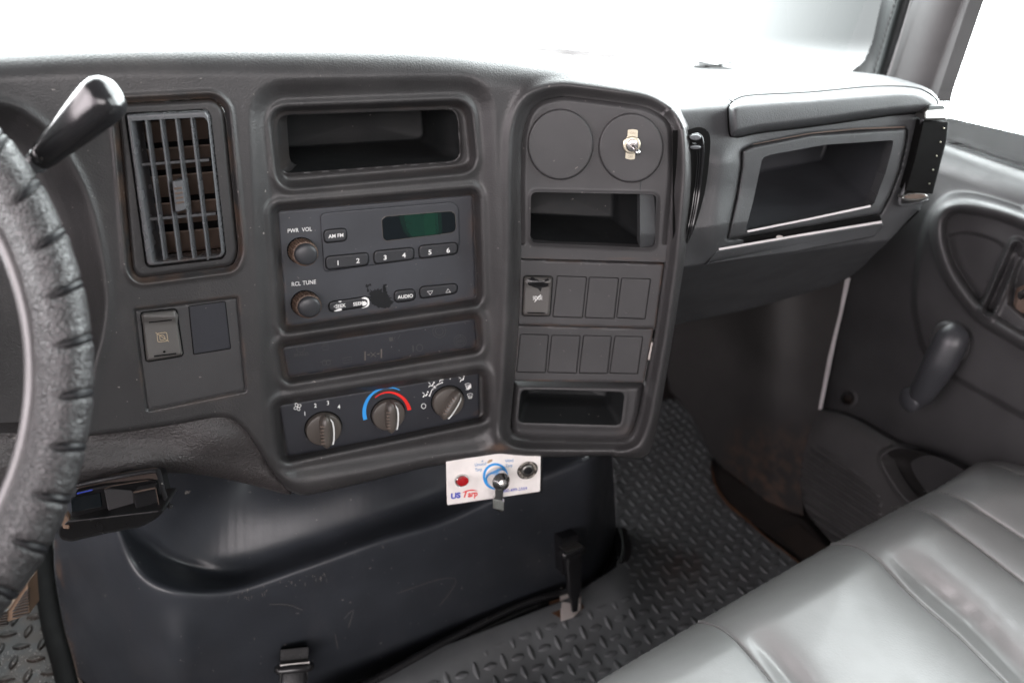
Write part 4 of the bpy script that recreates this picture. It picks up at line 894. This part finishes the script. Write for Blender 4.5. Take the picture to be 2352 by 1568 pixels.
def h_mat(x, y):
    d, _, _ = dline(SEALL, x, y); base = .010+.034*np.exp(-(d/85)**2)
    P = FLOOR.pos(x, y, base); return base+pads(P[:, 0], P[:, 1])*smooth(40, 66, d)
MAT = [(1370, 925), (1655, 925), (1634, 1060), (1645, 1121), (1715, 1196), (1834, 1288), (1960, 1400), (1700, 1640), (640, 1700), (700, 1640), (1000, 1490), (1300, 1375), (1418, 1300), (1412, 1100)]
sheet('floor_mat', spl(MAT[:7], 5)+MAT[7:], FLOOR, M['mat'], None, h_mat, 2.2, (), .012, (0, 0, -1), lambda x, y: .55*np.exp(-((x-1560)/80)**2-((y-1290)/60)**2), 0, tuple(FLOOR.p(1500, 1300)))
tag(bpy.data.objects['floor_mat'], 'black rubber floor mat with raised oval treads on the passenger side', 'floor mat', 'rubber floor mats')
LM = [(-90, 1300), (96, 1300), (112, 1400), (140, 1480), (186, 1700), (-90, 1700)]
def h_mat2(x, y): P = FLOOR.pos(x, y, .01); return .01+pads(P[:, 0], P[:, 1], .030, .013, .005, .003, .2)
fm = sheet('floor_mat', LM, FLOOR, M['mat2'], None, h_mat2, 2.2, (), .012, (0, 0, -1), lambda x, y: .5+0*x, 0, tuple(FLOOR.p(60, 1500)))
tag(fm, 'dirty treaded floor mat under the pedals at lower left', 'floor mat', 'rubber floor mats')
mb = MB()
for i in range(170):
    x = random.uniform(0, 160); y = random.uniform(1490, 1568) if random.random() < .7 else random.uniform(1400, 1568); r = random.uniform(.6, 2.2)**1.2*.8
    o = FLOOR.p(x, y, .015+.002*random.random()); s = r/F*1.0; mb.add([o+np.array(q)*s for q in ((1, 0, 0), (-.6, .9, 0), (-.7, -.8, 0), (0, .1, 1.1))], [[0, 1, 3], [1, 2, 3], [2, 0, 3], [0, 2, 1]])
gr = mb.build('grit', paint('grit', (.50, .47, .45)), None, None, 0); tag(gr, 'pale grit scattered on the mat at lower left', 'grit', None, 'stuff')
pd = thing('brake_pedal', 'dusty tan ribbed pedal behind the steering wheel', 'pedal', tuple(FLOOR.p(30, 1440, .02)))
PS = Surf(lambda cx, fw, dn, h, px, py: .95-h+0*cx)
pq = rp(Z9((-120, 1150), (60, 1105), (176, 925), (190, 1130), (60, 1180), (0, 1205), (-120, 1240)), 5)
plate('pedal_pad', pq, PS, M['tan'], pd, 0, 3, .003, .02)
mb = MB()
for k in range(9):
    yy = 985+k*19; x0 = max(78, 150-k*12)
    mb.add(*plate_data(Z9((x0, yy+14), (176, yy-8), (178, yy+2), (x0, yy+24)), PS, .004, .7, .003, .004))
for k in range(6): yy = 1120+k*17; mb.add(*plate_data(Z9((-80, yy+10), (44, yy-8), (44, yy+2), (-80, yy+20)), PS, .004, .7, .003, .004))
mb.build('pedal_rib', M['sill'], pd)
v, f = tube_data([PS.p(-20, 1420, -.02), PS.p(-60, 1300, -.12)], .012, 12); finish('pedal_arm', v, f, M['gloss'], pd)

# ================================================================ KICK PANEL, FIREWALL, SILL
fwl = finish('firewall', [(-1.6, 1.70, -.05), (.62, 1.70, -.05), (.62, 1.70, .72), (-1.6, 1.70, .72)], [[0, 1, 2, 3]], M['black'], None, (0, 1.7, 0)); tag(fwl, 'dark bulkhead behind the footwell under the dashboard', 'bulkhead', None, 'structure')
KP3 = plane3(FLOOR.p(1632, 1062), FLOOR.p(1842, 1182), FLOOR.p(1842, 1182)+np.array([0, 0, .4])); KSF = Surf(f_plane(*KP3))
KPO = [(1500, 700), (1975, 590), (1955, 640), (1886, 940), (1838, 1110)]+spl([(1846, 1184), (1800, 1172), (1759, 1152), (1690, 1102), (1640, 1055), (1590, 960), (1540, 900)], 4)
def h_kick(x, y): return .05*smooth(1640, 1760, x)*smooth(1840, 1770, x)*0+.02*np.exp(-((x-1765)/60)**2)
kp = sheet('kick_panel', KPO, KSF, M['kick'], None, h_kick, 6, (), .01, None, lambda x, y: .75*smooth(1650, 1690, x)*smooth(940, 1060, y), 70, tuple(FLOOR.p(1740, 1120)))
tag(kp, 'dark muddy kick panel in the footwell beside the passenger door', 'kick panel')
sp = thing('sill_plate', 'black ribbed door sill strip with a rusty inner edge', 'sill plate', tuple(FLOOR.p(1760, 1240)))
SILL = spl([(1634, 1060), (1646, 1119), (1716, 1192), (1836, 1284), (1960, 1398)], 5)+[(2050, 1400), (1930, 1290), (1850, 1195), (1760, 1150), (1690, 1100)]
sheet('plate', SILL, FLOOR, M['sill'], sp, .004, 5, (), .003, (0, 0, -1))
rb = plate('ribbed_pad', Z8((1056, 515), (1168, 468), (1330, 610), (1200, 660)), FLOOR, M['sill'], sp, .0065, 2, .002, .002)
mb = MB()
for k in range(9):
    s = k/8.5; a0 = np.array(Z8((1056+112*s, 515-47*s))[0]); b0 = np.array(Z8((1200+130*s, 660-50*s))[0]); ribbon(mb, [a0+(3, 3), b0], 1.5, FLOOR, .0072)
mb.build('ribs', M['vane'], rb, sharp=0)
mb = MB(); ribbon(mb, spl(Z8((712, 150), (722, 215), (745, 290), (800, 370), (900, 455), (1000, 545), (1175, 680)), 4), [1, 1.5, 2, 2, 3, 3, 4, 5, 6, 7, 7, 6, 7, 8, 7, 6, 6, 5, 5, 4, 4, 4, 4, 4, 4], FLOOR, .0235); mb.build('rusty_edge', M['rust'], sp, sharp=0)

# ================================================================ PASSENGER DOOR
dr = thing('passenger_door', 'dark grey passenger door trim with window crank and map pocket', 'door', tuple(FLOOR.p(2000, 1300)))
DP = [(2100, 320), (2174, 329), (2352, 388), (2480, 432), (2900, 575), (2900, 1600), (2480, 1450), (1912, 1252), (1838, 1140), (1846, 1000), (1881, 939), (1950, 636), (2060, 480)]
ARM = spl(Z7((3800, 700), (2420, 165), (2346, 132), (2180, 75), (2000, 35), (1880, 45), (1815, 110), (1805, 220), (1832, 340), (1885, 470), (1980, 610), (2080, 720), (2200, 800), (2346, 885), (2480, 960), (3800, 1640)), 5)
DRC = spl(Z7((1862, 250), (1885, 222), (1990, 205), (2130, 238), (2222, 296), (2190, 380), (2120, 570), (2085, 622), (2045, 618), (1975, 520), (1890, 370)), 4, True)
BIGP = spl(Z7((3900, 640), (2500, 95), (2346, 62), (2180, 8), (2000, -34), (1880, -26), (1795, 35), (1735, 130), (1690, 300), (1655, 580), (1668, 760), (1735, 970), (1850, 1075), (2000, 1165), (2346, 1360), (2500, 1450), (3900, 2150)), 4)
def h_door(x, y):
    h = .016*smooth(7, -9, sd(BIGP, x, y))
    d, _, _ = dline(ARM, x, y); h += .026*np.sqrt(np.clip(1-(d/19)**2, 0, 1))*1.0*smooth(20, 14, d)+.004*np.exp(-(d/26)**2)
    h += -.010*smooth(5, -5, sd(DRC, x, y))
    (a, b), (c, e) = Z7((2125, 690), (2300, 300)); d2, _, _ = dline([(a, b), (c, e)], x, y); h += .010*np.exp(-((d2-16)/6)**2)-.010*np.exp(-(d2/8)**2)
    q = sd(Z7((2300, 330), (2480, 360), (3300, 740), (3300, 1250), (2480, 850), (2250, 650)), x, y); h += -.02*smooth(6, -10, q)
    top = (y-(329+(x-2174)*.332)); h += -.05*(1-np.sqrt(np.clip(1-np.clip(1-top/78, 0, 1)**2, 0, 1)))
    hole = np.hypot(x-1947, y-914); h += -.02*smooth(15, 10, hole)+.003*np.exp(-((hole-16)/4)**2)
    return h
sheet('door_panel', DP, DOOR, M['door'], dr, h_door, 3.0, (), .02, (1, .1, 0), lambda x, y: .9*smooth(15, 6, np.hypot(x-1950, y-917)), 75)
v, f, a = sheet_data(Z7((1226, 488), (1258, 488), (1165, 890), (1078, 1312), (1056, 1312), (1118, 980), (1188, 700)), DOOR, .02, 2); finish('front_edge', v, f, M['edge'], dr)
mb = MB(); ribbon(mb, Z6((1850, 898), (2100, 975), (2346, 1060), (2480, 1108), (3840, 1570)), [4, 6, 8, 9, 9], DOOR, -.035); mb.build('window_seal', M['seal'], dr)
v, f, a = sheet_data([(2085, -80), (2900, -80), (2900, 578), (2480, 436), (2174, 333), (2120, 300)], DOOR.off(-.06), 0, 60); finish('window_glass', v, f, M['glass'], dr)
zs = CAMZ-.20; X0 = lambda Y, o: DD+o-.27*Y
finish('door_light_blocker', [(X0(-.6, .07), -.6, -.1), (X0(1.9, .07), 1.9, -.1), (X0(1.9, .07), 1.9, zs), (X0(-.6, .07), -.6, zs)], [[0, 1, 2, 3]], M['door'], dr)  # unseen sheet behind the door trim, added to block outside light
cwl = finish('light_blocking_wall', [(-1.25, -.9, -.004), (-1.25, 1.75, -.004), (-1.25, 1.75, .58), (-1.25, -.9, .58)], [[0, 1, 2, 3]], M['door'], None, (-1.25, .4, 0)); tag(cwl, 'unseen dark driver side wall of the cab, added to block light', 'wall', None, 'structure')  # unseen wall, added to stop low light from the driver side
# inner handle seen at the frame edge
hb = plate('handle_bezel', rp(Z7((2310, 560), (2420, 510), (2420, 740), (2285, 690)), 5), DOOR, M['vane'], dr, .004, 3, .003, .004)
plate('handle', rp(Z7((2325, 590), (2420, 540), (2420, 600), (2322, 630)), 4), DOOR, M['chrome'], hb, .016, 3, .004, .006)
# window crank
cr = finish('window_crank', *lathe_data(*[(lambda fr: (fr[0], fr[1], fr[2], fr[3]))(DOOR.frame(*Z7((1895, 885))[0], .016))][0], [(.030, 0), (.030, .006), (.027, .012), (.020, .016)], 40), M['insert'], dr, None, 50)
P_ = spl(Z7((1930, 838), (1905, 862), (1870, 925), (1820, 1020), (1765, 1115), (1715, 1195), (1688, 1242), (1676, 1262)), 3); n_ = len(P_)
H_ = np.interp(np.arange(n_), [0, 3, 9, 15, n_-1], [.026, .036, .044, .042, .032]); R_ = np.interp(np.arange(n_), [0, 1, 2, 4, 9, 15, 18, n_-1], [.006, .014, .0185, .0215, .0215, .0175, .0145, .008])
v, f = tube_data([DOOR.p(*p, h) for p, h in zip(P_, H_)], list(R_), 20); finish('crank_arm', v, f, M['button'], cr)
o, u, v_, n, sc = DOOR.frame(*Z7((1690, 1240))[0], .032); v, f = lathe_data(o, u, v_, n, [(.013, 0), (.0165, .007), (.0180, .016), (.0175, .020), (.014, .023), (.003, .024)], 32); finish('crank_knob', v, f, M['button'], cr, None, 60)
# map pocket
MP = spl([(1879, 938), (1907, 940), (1969, 960), (2097, 1030), (2225, 1084), (2480, 1190)], 5)+[(2480, 1330), (2000, 1330)]+spl([(1925, 1260), (1880, 1212), (1853, 1178), (1837, 1143), (1829, 1103), (1831, 1050), (1850, 990)], 5)
CUP = spl(Z8((1612, 150), (1638, 103), (1720, 80), (1850, 108), (2000, 172), (2085, 250), (2000, 335), (1850, 400), (1765, 368), (1690, 290)), 5, True)
RB = rp(Z8((1255, 62), (1335, 92), (1590, 310), (1605, 420), (1520, 600), (1350, 575), (1235, 480), (1195, 380), (1180, 230), (1190, 130)), 6)
def h_mp(x, y):
    d = -sd(MP, x, y); u = np.clip(1-d/64, 0, 1); h = .038-.034*(1-np.sqrt(np.maximum(1-u*u, 0)))
    nrm = np.array((-.55, .835)); s = (x*nrm[0]+y*nrm[1]); m = smooth(4, -6, sd(RB, x, y)); h += .0034*np.sin(2*PI*s/16.2)*m
    c = sd(CUP, x, y); h += .008*np.exp(-((c-3)/6)**2); return h
mp = sheet('map_pocket', MP, DOOR, M['pod'], dr, h_mp, 2.4, (CUP,), .02, (1, .1, 0), None, 70)
pocket('cup_recess', CUP, DOOR, M['kick'], mp, .040, .06, (1, .1, -.2), s=.72, rnd=.9)

# ================================================================ PILLAR, WINDSHIELD
pil = thing('windshield_pillar', 'grey windshield pillar trim with a dark seal between windshield and door window', 'pillar', tuple(DOOR.p(2060, 190, 0)))
PL0 = DOOR.off(-.04)
SEA = Z6((1470, -80), (1680, -80), (1560, 280), (1485, 500), (1380, 500), (1250, 470), (1345, 372), (1400, 245))
def h_seal(x, y): return .03*np.exp(-((x-(2055-.30*y))/16)**2)
sheet('seal', spl(SEA[:2], 2)+spl(SEA[2:4], 3)+spl(SEA[4:], 5), PL0, M['seal'], pil, h_seal, 4, (), .02, (1, 0, 0))
TRM = Z6((1676, -80), (2030, -80), (1812, 575), (1800, 640), (1640, 620), (1478, 520), (1540, 300))
def h_trim(x, y): c = 2170-.33*(y-60)*1.0; return .012+.022*(1-np.clip((x-(2135-.36*y))/75, -1, 1)**2)
sheet('trim', TRM, PL0, M['pillar'], pil, h_trim, 2, (), .02, (1, 0, 0))
mb = MB(); ribbon(mb, Z6((1650, -40), (1560, 262), (1484, 500)), [2, 3, 6], PL0, .04); mb.build('trim_edge', M['ring'], pil, sharp=0)
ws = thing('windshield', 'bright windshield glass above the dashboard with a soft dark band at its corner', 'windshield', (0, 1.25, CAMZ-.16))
finish('glass', [(-1.5, 1.34, CAMZ-.2), (.55, 1.34, CAMZ-.2), (.55, .95, CAMZ+.6), (-1.5, .95, CAMZ+.6)], [[0, 1, 2, 3]], M['glass'], ws)
WS = Surf(lambda cx, fw, dn, h, px, py: 1.30/fw)
FR = Z6((420, -80), (1500, -80), (1420, 250), (1380, 372), (1300, 475), (300, 475), (310, 330), (340, 180), (380, 40))
sheet('fade_band', spl(FR[:2], 2)+FR[2:6]+spl(FR[6:], 4)[1:], WS, M['glass_fade'], ws, 0, 8, (), 0, None, lambda x, y: 1-10**(-(1.16*smooth(1500, 1740, x+(y-60)*.3)+.40*np.clip((x+(y-60)*.3-1740)/240, 0, 1))*(.35+.65*smooth(185, 80, y))))  # dark fade, denser towards the right and the top
mb = MB(); ribbon(mb, spl(Z6((130, 412), (320, 420), (470, 403), (560, 378), (636, 336)), 5), [.5, 1.2, 2, 3, 4, 5, 6, 6.5, 7, 7, 7, 6.5, 6, 5, 4, 3, 2.2, 1.5, 1, .7, .4], WS, .01); mb.build('edge_seal', paint('dark_edge', (.03, .035, .03)), ws, sharp=0)
cw = thing('wiper_cowl', 'pale speckled cowl strip outside the windshield just above the dash crest', 'cowl', (.12, 1.55, CAMZ-.2))
CWS = Surf(lambda cx, fw, dn, h, px, py: 1.45/fw)
v, f, a = sheet_data([(1120, 104), (1290, 110), (1420, 124), (1462, 134), (1425, 138), (1290, 128), (1180, 114)], CWS, 0, 4); cwm = finish('cowl', v, f, plastic('speckled_cowl', (.55, .56, .56), .7, 60, .3, var=.6, dust=.8, dust_scale=60), cw)

# ================================================================ BENCH SEAT
ST = FLOOR.off(.40)
se = thing('bench_seat', 'silver grey vinyl bench seat with stitched seams at lower right', 'seat', tuple(FLOOR.p(2000, 1500)))
EDGE = spl(Z8((-80, 1420), (100, 1312), (370, 1150), (650, 985), (1000, 780), (1330, 590), (1560, 468), (1700, 392), (1900, 288), (2040, 195), (2110, 155), (2180, 138), (2300, 132), (2500, 150)), 6)
SPO = EDGE+[(2620, 1100), (2980, 1240), (2980, 1980), (1120, 1980), (1180, 1720)]
SA = spl(Z8((630, 985), (690, 995), (760, 1022), (840, 1085), (925, 1180), (1000, 1270), (1080, 1380), (1200, 1560)), 5)
SB = spl(Z8((1310, 585), (1400, 582), (1490, 604), (1570, 655), (1650, 735), (1740, 830), (1850, 930), (2000, 1060), (2240, 1300), (2400, 1480)), 5)
SC = spl(Z8((1660, 395), (1760, 395), (1860, 425), (1970, 500), (2130, 620), (2352, 790), (2500, 900)), 5)
SD = spl(Z8((1830, 312), (1920, 318), (2010, 345), (2120, 410), (2352, 560), (2500, 660)), 5)
SE = spl(Z8((2150, 160), (2220, 178), (2352, 232), (2500, 300)), 4)
def side(l, x, y):
    # signed by the polyline direction: >0 right/up of seam
    best = np.full(x.shape, 1e18); s = np.zeros_like(x)
    for (ax, ay), (bx, by) in zip(l[:-1], l[1:]):
        dx, dy = bx-ax, by-ay; L = dx*dx+dy*dy; t = np.clip(((x-ax)*dx+(y-ay)*dy)/L, 0, 1); d = (x-ax-t*dx)**2+(y-ay-t*dy)**2; c = dx*(y-ay)-dy*(x-ax); k = d < best; best = np.where(k, d, best); s = np.where(k, np.sign(c), s)
    return np.sqrt(best)*-s
def h_seat(x, y):
    de, _, _ = dline(EDGE, x, y); u = np.clip(1-de/95, 0, 1); h = -.07*(1-np.sqrt(np.maximum(1-u*u, 0)))
    for l, w, dp, asym in ((SA, 55, .020, 1), (SB, 60, .024, 1), (SC, 20, .007, .3), (SD, 20, .007, .3), (SE, 18, .006, 0)):
        s = side(l, x, y); d = np.abs(s); h += -.0028*np.exp(-(d/3.2)**2)-dp*.5*np.exp(-(d/w))*(1-.0*asym)
        if asym == 1: h += -dp*.62*np.exp(-((s-40)/38)**2)*(s > -5)*smooth(-5, 34, s)*smooth(15, 240, de)
    q = side(SB, x, y); h += .0004*np.sin((x+y*.6)/15+np.sin(y/37)*2)*np.exp(-((q-55)/45)**2)*smooth(30, 120, de)
    return h
sheet('cushion', SPO, ST, M['vinyl'], se, h_seat, 4.0, (), .36, (0.05, .06, -1), lambda x, y: .8*smooth(60, 0, dline(EDGE, x, y)[0])*.0, 0)
for l in (SA, SB):
    L_ = l[2:]; P = np.array(L_); hh_ = h_seat(P[:, 0], P[:, 1]); v, f = tube_data(list(ST.pos(P[:, 0], P[:, 1], hh_-.0002)), .0022, 8); finish('piping', v, f, M['vinyl'], se)
for l in (SC, SD, SE):
    mb = MB(); P = np.array(l); acc = 0
    for i in range(len(P)-1):
        n_ = max(1, int(np.linalg.norm(P[i+1]-P[i])/5))
        for k in range(n_):
            p = P[i]+(P[i+1]-P[i])*k/n_; t_ = (P[i+1]-P[i])/np.linalg.norm(P[i+1]-P[i]); q = np.array([p+t_*-1.3+(0, -3.4), p+t_*1.3+(0, -3.4)]); hh_ = h_seat(q[:, 0], q[:, 1]); a_ = ST.pos(q[:, 0], q[:, 1], hh_+.0004); 
            v, f = tube_data([a_[0], a_[1]], .0005, 5); mb.add(v, f)
    mb.build('stitching', M['thread'], se)

# ================================================================ STEERING WHEEL
CR = np.array((1, 0, 0.)); CU = np.array((0, SP, CP)); CF = np.array((0, CP, -SP)); EYE = np.array((0, 0, CAMZ))
def campt(px, py, t): return EYE+CF*t+CR*((px-W0/2)/F*t)+CU*(-(py-H0/2)/F*t)
WC = (-623, 855); TW = .47
tw = lambda py: TW+.00004*(855-py)
sw = thing('steering_wheel', 'steering wheel rim in a grey laced leather cover at the left edge', 'steering wheel', tuple(campt(60, 855, TW)))
def rim(name, Rc, r, m, notch, par, a0=-62, a1=62, seg=40, n=420, sq=1.0, off=0):
    V = []; Fc = []
    for i in range(n+1):
        th = math.radians(a0+(a1-a0)*i/n); c, s = math.cos(th), math.sin(th)
        for k in range(seg):
            ps = 2*PI*k/seg; rr = r
            out = math.cos(ps)   # +1 outer edge
            if notch:
                ph = (th-.065)/.152; d = (ph-round(ph))*.152*Rc; d += 14*out-6
                e = smooth(-.35, .35, out-.05*math.sin(9*th))
                rr = r*(1-.21*math.exp(-(d/8)**2)*e+.02*math.exp(-((d-22)/14)**2)*e+.006*math.sin(th*61+2*ps))
            px = WC[0]+(Rc+rr*out)*c; py = WC[1]+(Rc+rr*out)*s
            py2 = WC[1]+Rc*s; t = tw(py2)-rr*math.sin(ps)*sq*TW/F-off
            V.append(campt(px, py, t))
    for i in range(n):
        for k in range(seg): j = (k+1) % seg; Fc.append([i*seg+k, (i+1)*seg+k, (i+1)*seg+j, i*seg+j])
    return finish(name, V, Fc, m, par, None, 0)
rim('leather_cover', 767, 72, M['leather'], True, sw, -180, 180, 36, 1100)
rim('inner_rim', 697, 19, M['ring'], False, sw, -180, 180, seg=16, n=360, off=.004)
mb = MB()
for k in range(-6, 7):
    th = .065+.152*k
    if abs(th) > 1.0: continue
    for j, (o1, o2) in enumerate(((-.1, .96),)):
        pts = []
        for q in range(9):
            s = o1+(o2-o1)*q/8; ps = math.acos(max(-1, min(1, s))); dd = (-14*s+6)/767; t_ = th+dd; rr = 72*.90
            Rr = 767+rr*s*1.0; px = WC[0]+Rr*math.cos(t_); py = WC[1]+Rr*math.sin(t_); pts.append(campt(px, py, tw(WC[1]+767*math.sin(t_))-rr*math.sin(ps)*TW/F))
        mb = MB(); v, f = tube_data(pts, [.0004, .0011, .0018, .0023, .0027, .0029, .0030, .0030, .0028], 8); mb.add(v, f); mb.build('lace_shadow', M['groove'], sw)  # dark lacing, thickened to paint the shadow inside each notch

hc = campt(*WC, .50); v, f = lathe_data(hc, CR, CU, -CF, [(.075, -.03), (.078, 0), (.07, .012), (.045, .02), (.01, .022)], 40); finish('hub', v, f, M['insert'], sw)
for an in (105, 180, 255):
    a_ = math.radians(an); pts = [campt(WC[0]+q*math.cos(a_), WC[1]+q*math.sin(a_), .495) for q in (180, 420, 700)]; v, f = tube_data(pts, [.022, .018, .014], 14); finish('spoke', v, f, M['insert'], sw)
# ================================================================ GEAR LEVER
gl = thing('gear_lever', 'glossy black column gear lever with a tapered knob above the wheel', 'gear lever', tuple(campt(80, 390, .53)))
def taper(pts, rads, name, m, par, seg=28, flat=1.0, sup=1.0):
    V = []; Fc = []; P = [campt(*p) for p in pts]
    ax = P[-1]-P[0]; ax /= np.linalg.norm(ax); sx = np.cross(ax, CF); sx /= np.linalg.norm(sx); sy = np.cross(ax, sx)
    for p, r in zip(P, rads):
        for k in range(seg):
            a = 2*PI*k/seg; ca, sa = math.cos(a), math.sin(a); ex = lambda t: math.copysign(abs(t)**sup, t); V.append(p+sx*r*ex(ca)+sy*r*flat*ex(sa))
    for i in range(len(P)-1):
        for k in range(seg): j = (k+1) % seg; Fc.append([i*seg+k, i*seg+j, (i+1)*seg+j, (i+1)*seg+k])
    Fc.append(list(range(seg))[::-1]); Fc.append([(len(P)-1)*seg+k for k in range(seg)]); return finish(name, V, Fc, m, par, None, 60)
gpx = lambda s: (96+s*(262-96), 362+s*(206-362), .525-.03*s)
kk = .51/F
ss = [0, .02, .06, .15, .3, .5, .7, .82, .9, .95, .98, 1.0, 1.005]; rr = [26, 29, 31, 33, 38, 44, 49, 51, 49, 43, 34, 20, 6]
taper([gpx(s) for s in ss], [r*kk for r in rr], 'knob', M['gloss'], gl, 36, .85, .82)
taper([gpx(s) for s in (-.03, -.02, .0, .012)], [25*kk, 27*kk, 27*kk, 24*kk], 'collar', M['gloss'], gl)
taper([gpx(s) for s in (-.10, -.09, -.03)], [24*kk, 25*kk, 25*kk], 'ferrule', M['vent'], gl)
taper([(-40, 470, .56), (40, 408, .54), (88, 368, .527)], [20*kk, 21*kk, 21*kk], 'rod', M['vent'], gl)
# steering column shroud behind the wheel
sc_ = thing('steering_column', 'dark steering column shroud seen through the wheel', 'steering column', tuple(campt(-120, 900, .60)))
taper([(-640, 850, .525), (-500, 850, .58), (-330, 855, .66), (-200, 860, .76)], [.05, .06, .065, .06], 'shroud', M['insert'], sc_, 32)

# ================================================================ TRAILER BRAKE BOX
bb = thing('brake_controller', 'black trailer brake control box bolted under the dash behind the wheel', 'control box', tuple(CON.p(260, 1230, .0)))
BS = Surf(lambda cx, fw, dn, h, px, py: .66+.00030*(1215-py)-.00016*(px-260)-h+0*cx)
FRS = Surf(lambda cx, fw, dn, h, px, py: .66-.00030*(py-1200)*-1.0-.00016*(px-260)-h+0*cx)
top = rp(Z9((432, 548), (480, 355), (640, 322), (930, 292), (985, 300), (1018, 470), (1000, 492)), [8, 6, 4, 8, 14, 14, 6])
plate('top_face', top, BS, M['box'], bb, 0, 3, .003, .02)
frt = rp(Z9((362, 610), (375, 580), (432, 545), (1012, 478), (1030, 490), (985, 535), (890, 588), (640, 636), (445, 682), (372, 665)), [10, 10, 4, 6, 10, 14, 14, 6, 8, 10])
plate('front_face', frt, FRS, M['box'], bb, .001, 6, .008, .03)
plate('side_cap', rp(Z9((388, 575), (412, 500), (436, 548), (436, 600), (400, 600)), 3), BS, M['tan'], bb, .0025, 2, .002, .004)
plate('display', rp(Z9((444, 408), (628, 374), (638, 462), (452, 498)), 3), BS, M['lcd'], bb, .001, 1, .0005, .001)
plate('raised_block', rp(Z9((652, 352), (690, 345), (835, 360), (850, 492), (700, 520), (684, 510)), 4), BS, M['insert'], bb, .003, 2.5, .003, .004)
plate('manual_slider', rp(Z9((832, 372), (975, 344), (998, 455), (985, 470), (850, 494)), 5), BS, M['gloss'], bb, .009, 5, .004, .008)
mb = MB()
for p, w in ((Z9((838, 372), (975, 344)), 3.2), (Z9((977, 348), (998, 460)), 2.2), (Z9((440, 556), (690, 506)), 1.8), (Z9((655, 350), (700, 332), (930, 296)), 1.6), (Z9((412, 505), (440, 556)), 2.5)): ribbon(mb, p, w, BS, .0105 if p[0][0] > 300 else .004)
mb.build('dusty_edges', M['vane'], bb, sharp=0)
mb = MB(); ribbon(mb, Z9((482, 380), (580, 356)), 3.4, BS, .002); mb.build('blue_lens', paint('blue_lens', (.05, .08, .42), .2), bb, sharp=0)
v, f = tube_data([BS.p(x, y, .006) for x, y in spl(Z9((470, 330), (700, 282), (960, 238), (996, 255), (1012, 320), (1050, 440), (1075, 462)), 5)], .0022, 8); finish('bracket', v, f, M['gloss'], bb)
plate('bracket_plate', rp(Z9((470, 352), (470, 318), (960, 238), (990, 262), (990, 300), (930, 290)), 4), BS, plastic('bracket_paint', (.06, .045, .038), .5), bb, -.004, 2, .002, .006)

# ================================================================ LIGHT
w = bpy.data.worlds.new('World'); scene.world = w; w.use_nodes = True; nt = w.node_tree; nt.nodes.clear(); L = nt.links.new
out = N(nt, 'ShaderNodeOutputWorld'); bg = N(nt, 'ShaderNodeBackground'); L(bg.outputs[0], out.inputs[0])
tc = N(nt, 'ShaderNodeTexCoord'); sx = N(nt, 'ShaderNodeSeparateXYZ'); L(tc.outputs['Generated'], sx.inputs[0])
def mrange(src, a, b, lo=0., hi=1.):
    if a > b: a, b, lo, hi = b, a, hi, lo
    m = N(nt, 'ShaderNodeMapRange', interpolation_type='SMOOTHSTEP'); m.inputs[1].default_value = a; m.inputs[2].default_value = b; m.inputs[3].default_value = lo; m.inputs[4].default_value = hi; L(src, m.inputs[0]); return m.outputs[0]
def mul_(a, b):
    m = N(nt, 'ShaderNodeMath', operation='MULTIPLY'); L(a, m.inputs[0])
    if isinstance(b, (int, float)): m.inputs[1].default_value = b
    else: L(b, m.inputs[1])
    return m.outputs[0]
def colr(fac, col):
    m = N(nt, 'ShaderNodeVectorMath', operation='SCALE'); m.inputs[0].default_value = col; L(fac, m.inputs['Scale']); return m.outputs[0]
def addv(a, b):
    m = N(nt, 'ShaderNodeVectorMath', operation='ADD'); L(a, m.inputs[0]); L(b, m.inputs[1]); return m.outputs[0]
X_, Y_, Z_ = sx.outputs
front = mul_(mrange(Y_, .10, .40), mrange(Z_, .90, .70))
right = mul_(mul_(mrange(X_, .55, .80), mrange(Z_, .60, .40)), mrange(Y_, -.6, -.4))
left = mul_(mul_(mrange(X_, -.62, -.78), mrange(Z_, .58, .44)), mrange(Z_, -.14, 0.0))
AX = N(nt, 'ShaderNodeMath', operation='ABSOLUTE'); L(X_, AX.inputs[0])
back = mul_(mul_(mul_(mrange(Y_, -.60, -.85), mrange(Z_, .50, .30)), mrange(Z_, .0, .16)), mrange(AX.outputs[0], .55, .25))
left2 = mul_(mul_(mul_(mrange(X_, -.40, -.55), mrange(Y_, -.2, -.4)), mrange(Z_, .45, .32)), mrange(Z_, .0, .1))  # extra bright lobe at left rear, added for the console ridge highlights
base = N(nt, 'ShaderNodeCombineXYZ')
for i, c_ in enumerate((.21, .205, .205)): base.inputs[i].default_value = c_
tot = base.outputs[0]
for f_, c_ in ((front, (16, 17, 17.2)), (right, (7.0, 7.5, 7.6)), (left, (8.0, 7.3, 7.5)), (back, (10.0, 9.3, 9.4)), (left2, (5.0, 4.4, 4.7))): tot = addv(tot, colr(f_, c_))
L(tot, bg.inputs[0]); bg.inputs[1].default_value = 1.0

cam = bpy.data.cameras.new('camera'); co = bpy.data.objects.new('camera', cam); COL.objects.link(co)
co.location = (0, 0, CAMZ); co.rotation_euler = (PI/2-PITCH, 0, 0)
cam.sensor_width = 36; cam.lens = F/W0*36; cam.clip_start = .01; cam.clip_end = 100
cam.dof.use_dof = True; cam.dof.focus_distance = .72; cam.dof.aperture_fstop = 4.0
scene.camera = co
scene.render.engine = 'CYCLES'
scene.view_settings.view_transform = 'Standard'; scene.view_settings.look = 'None'; scene.view_settings.exposure = 0
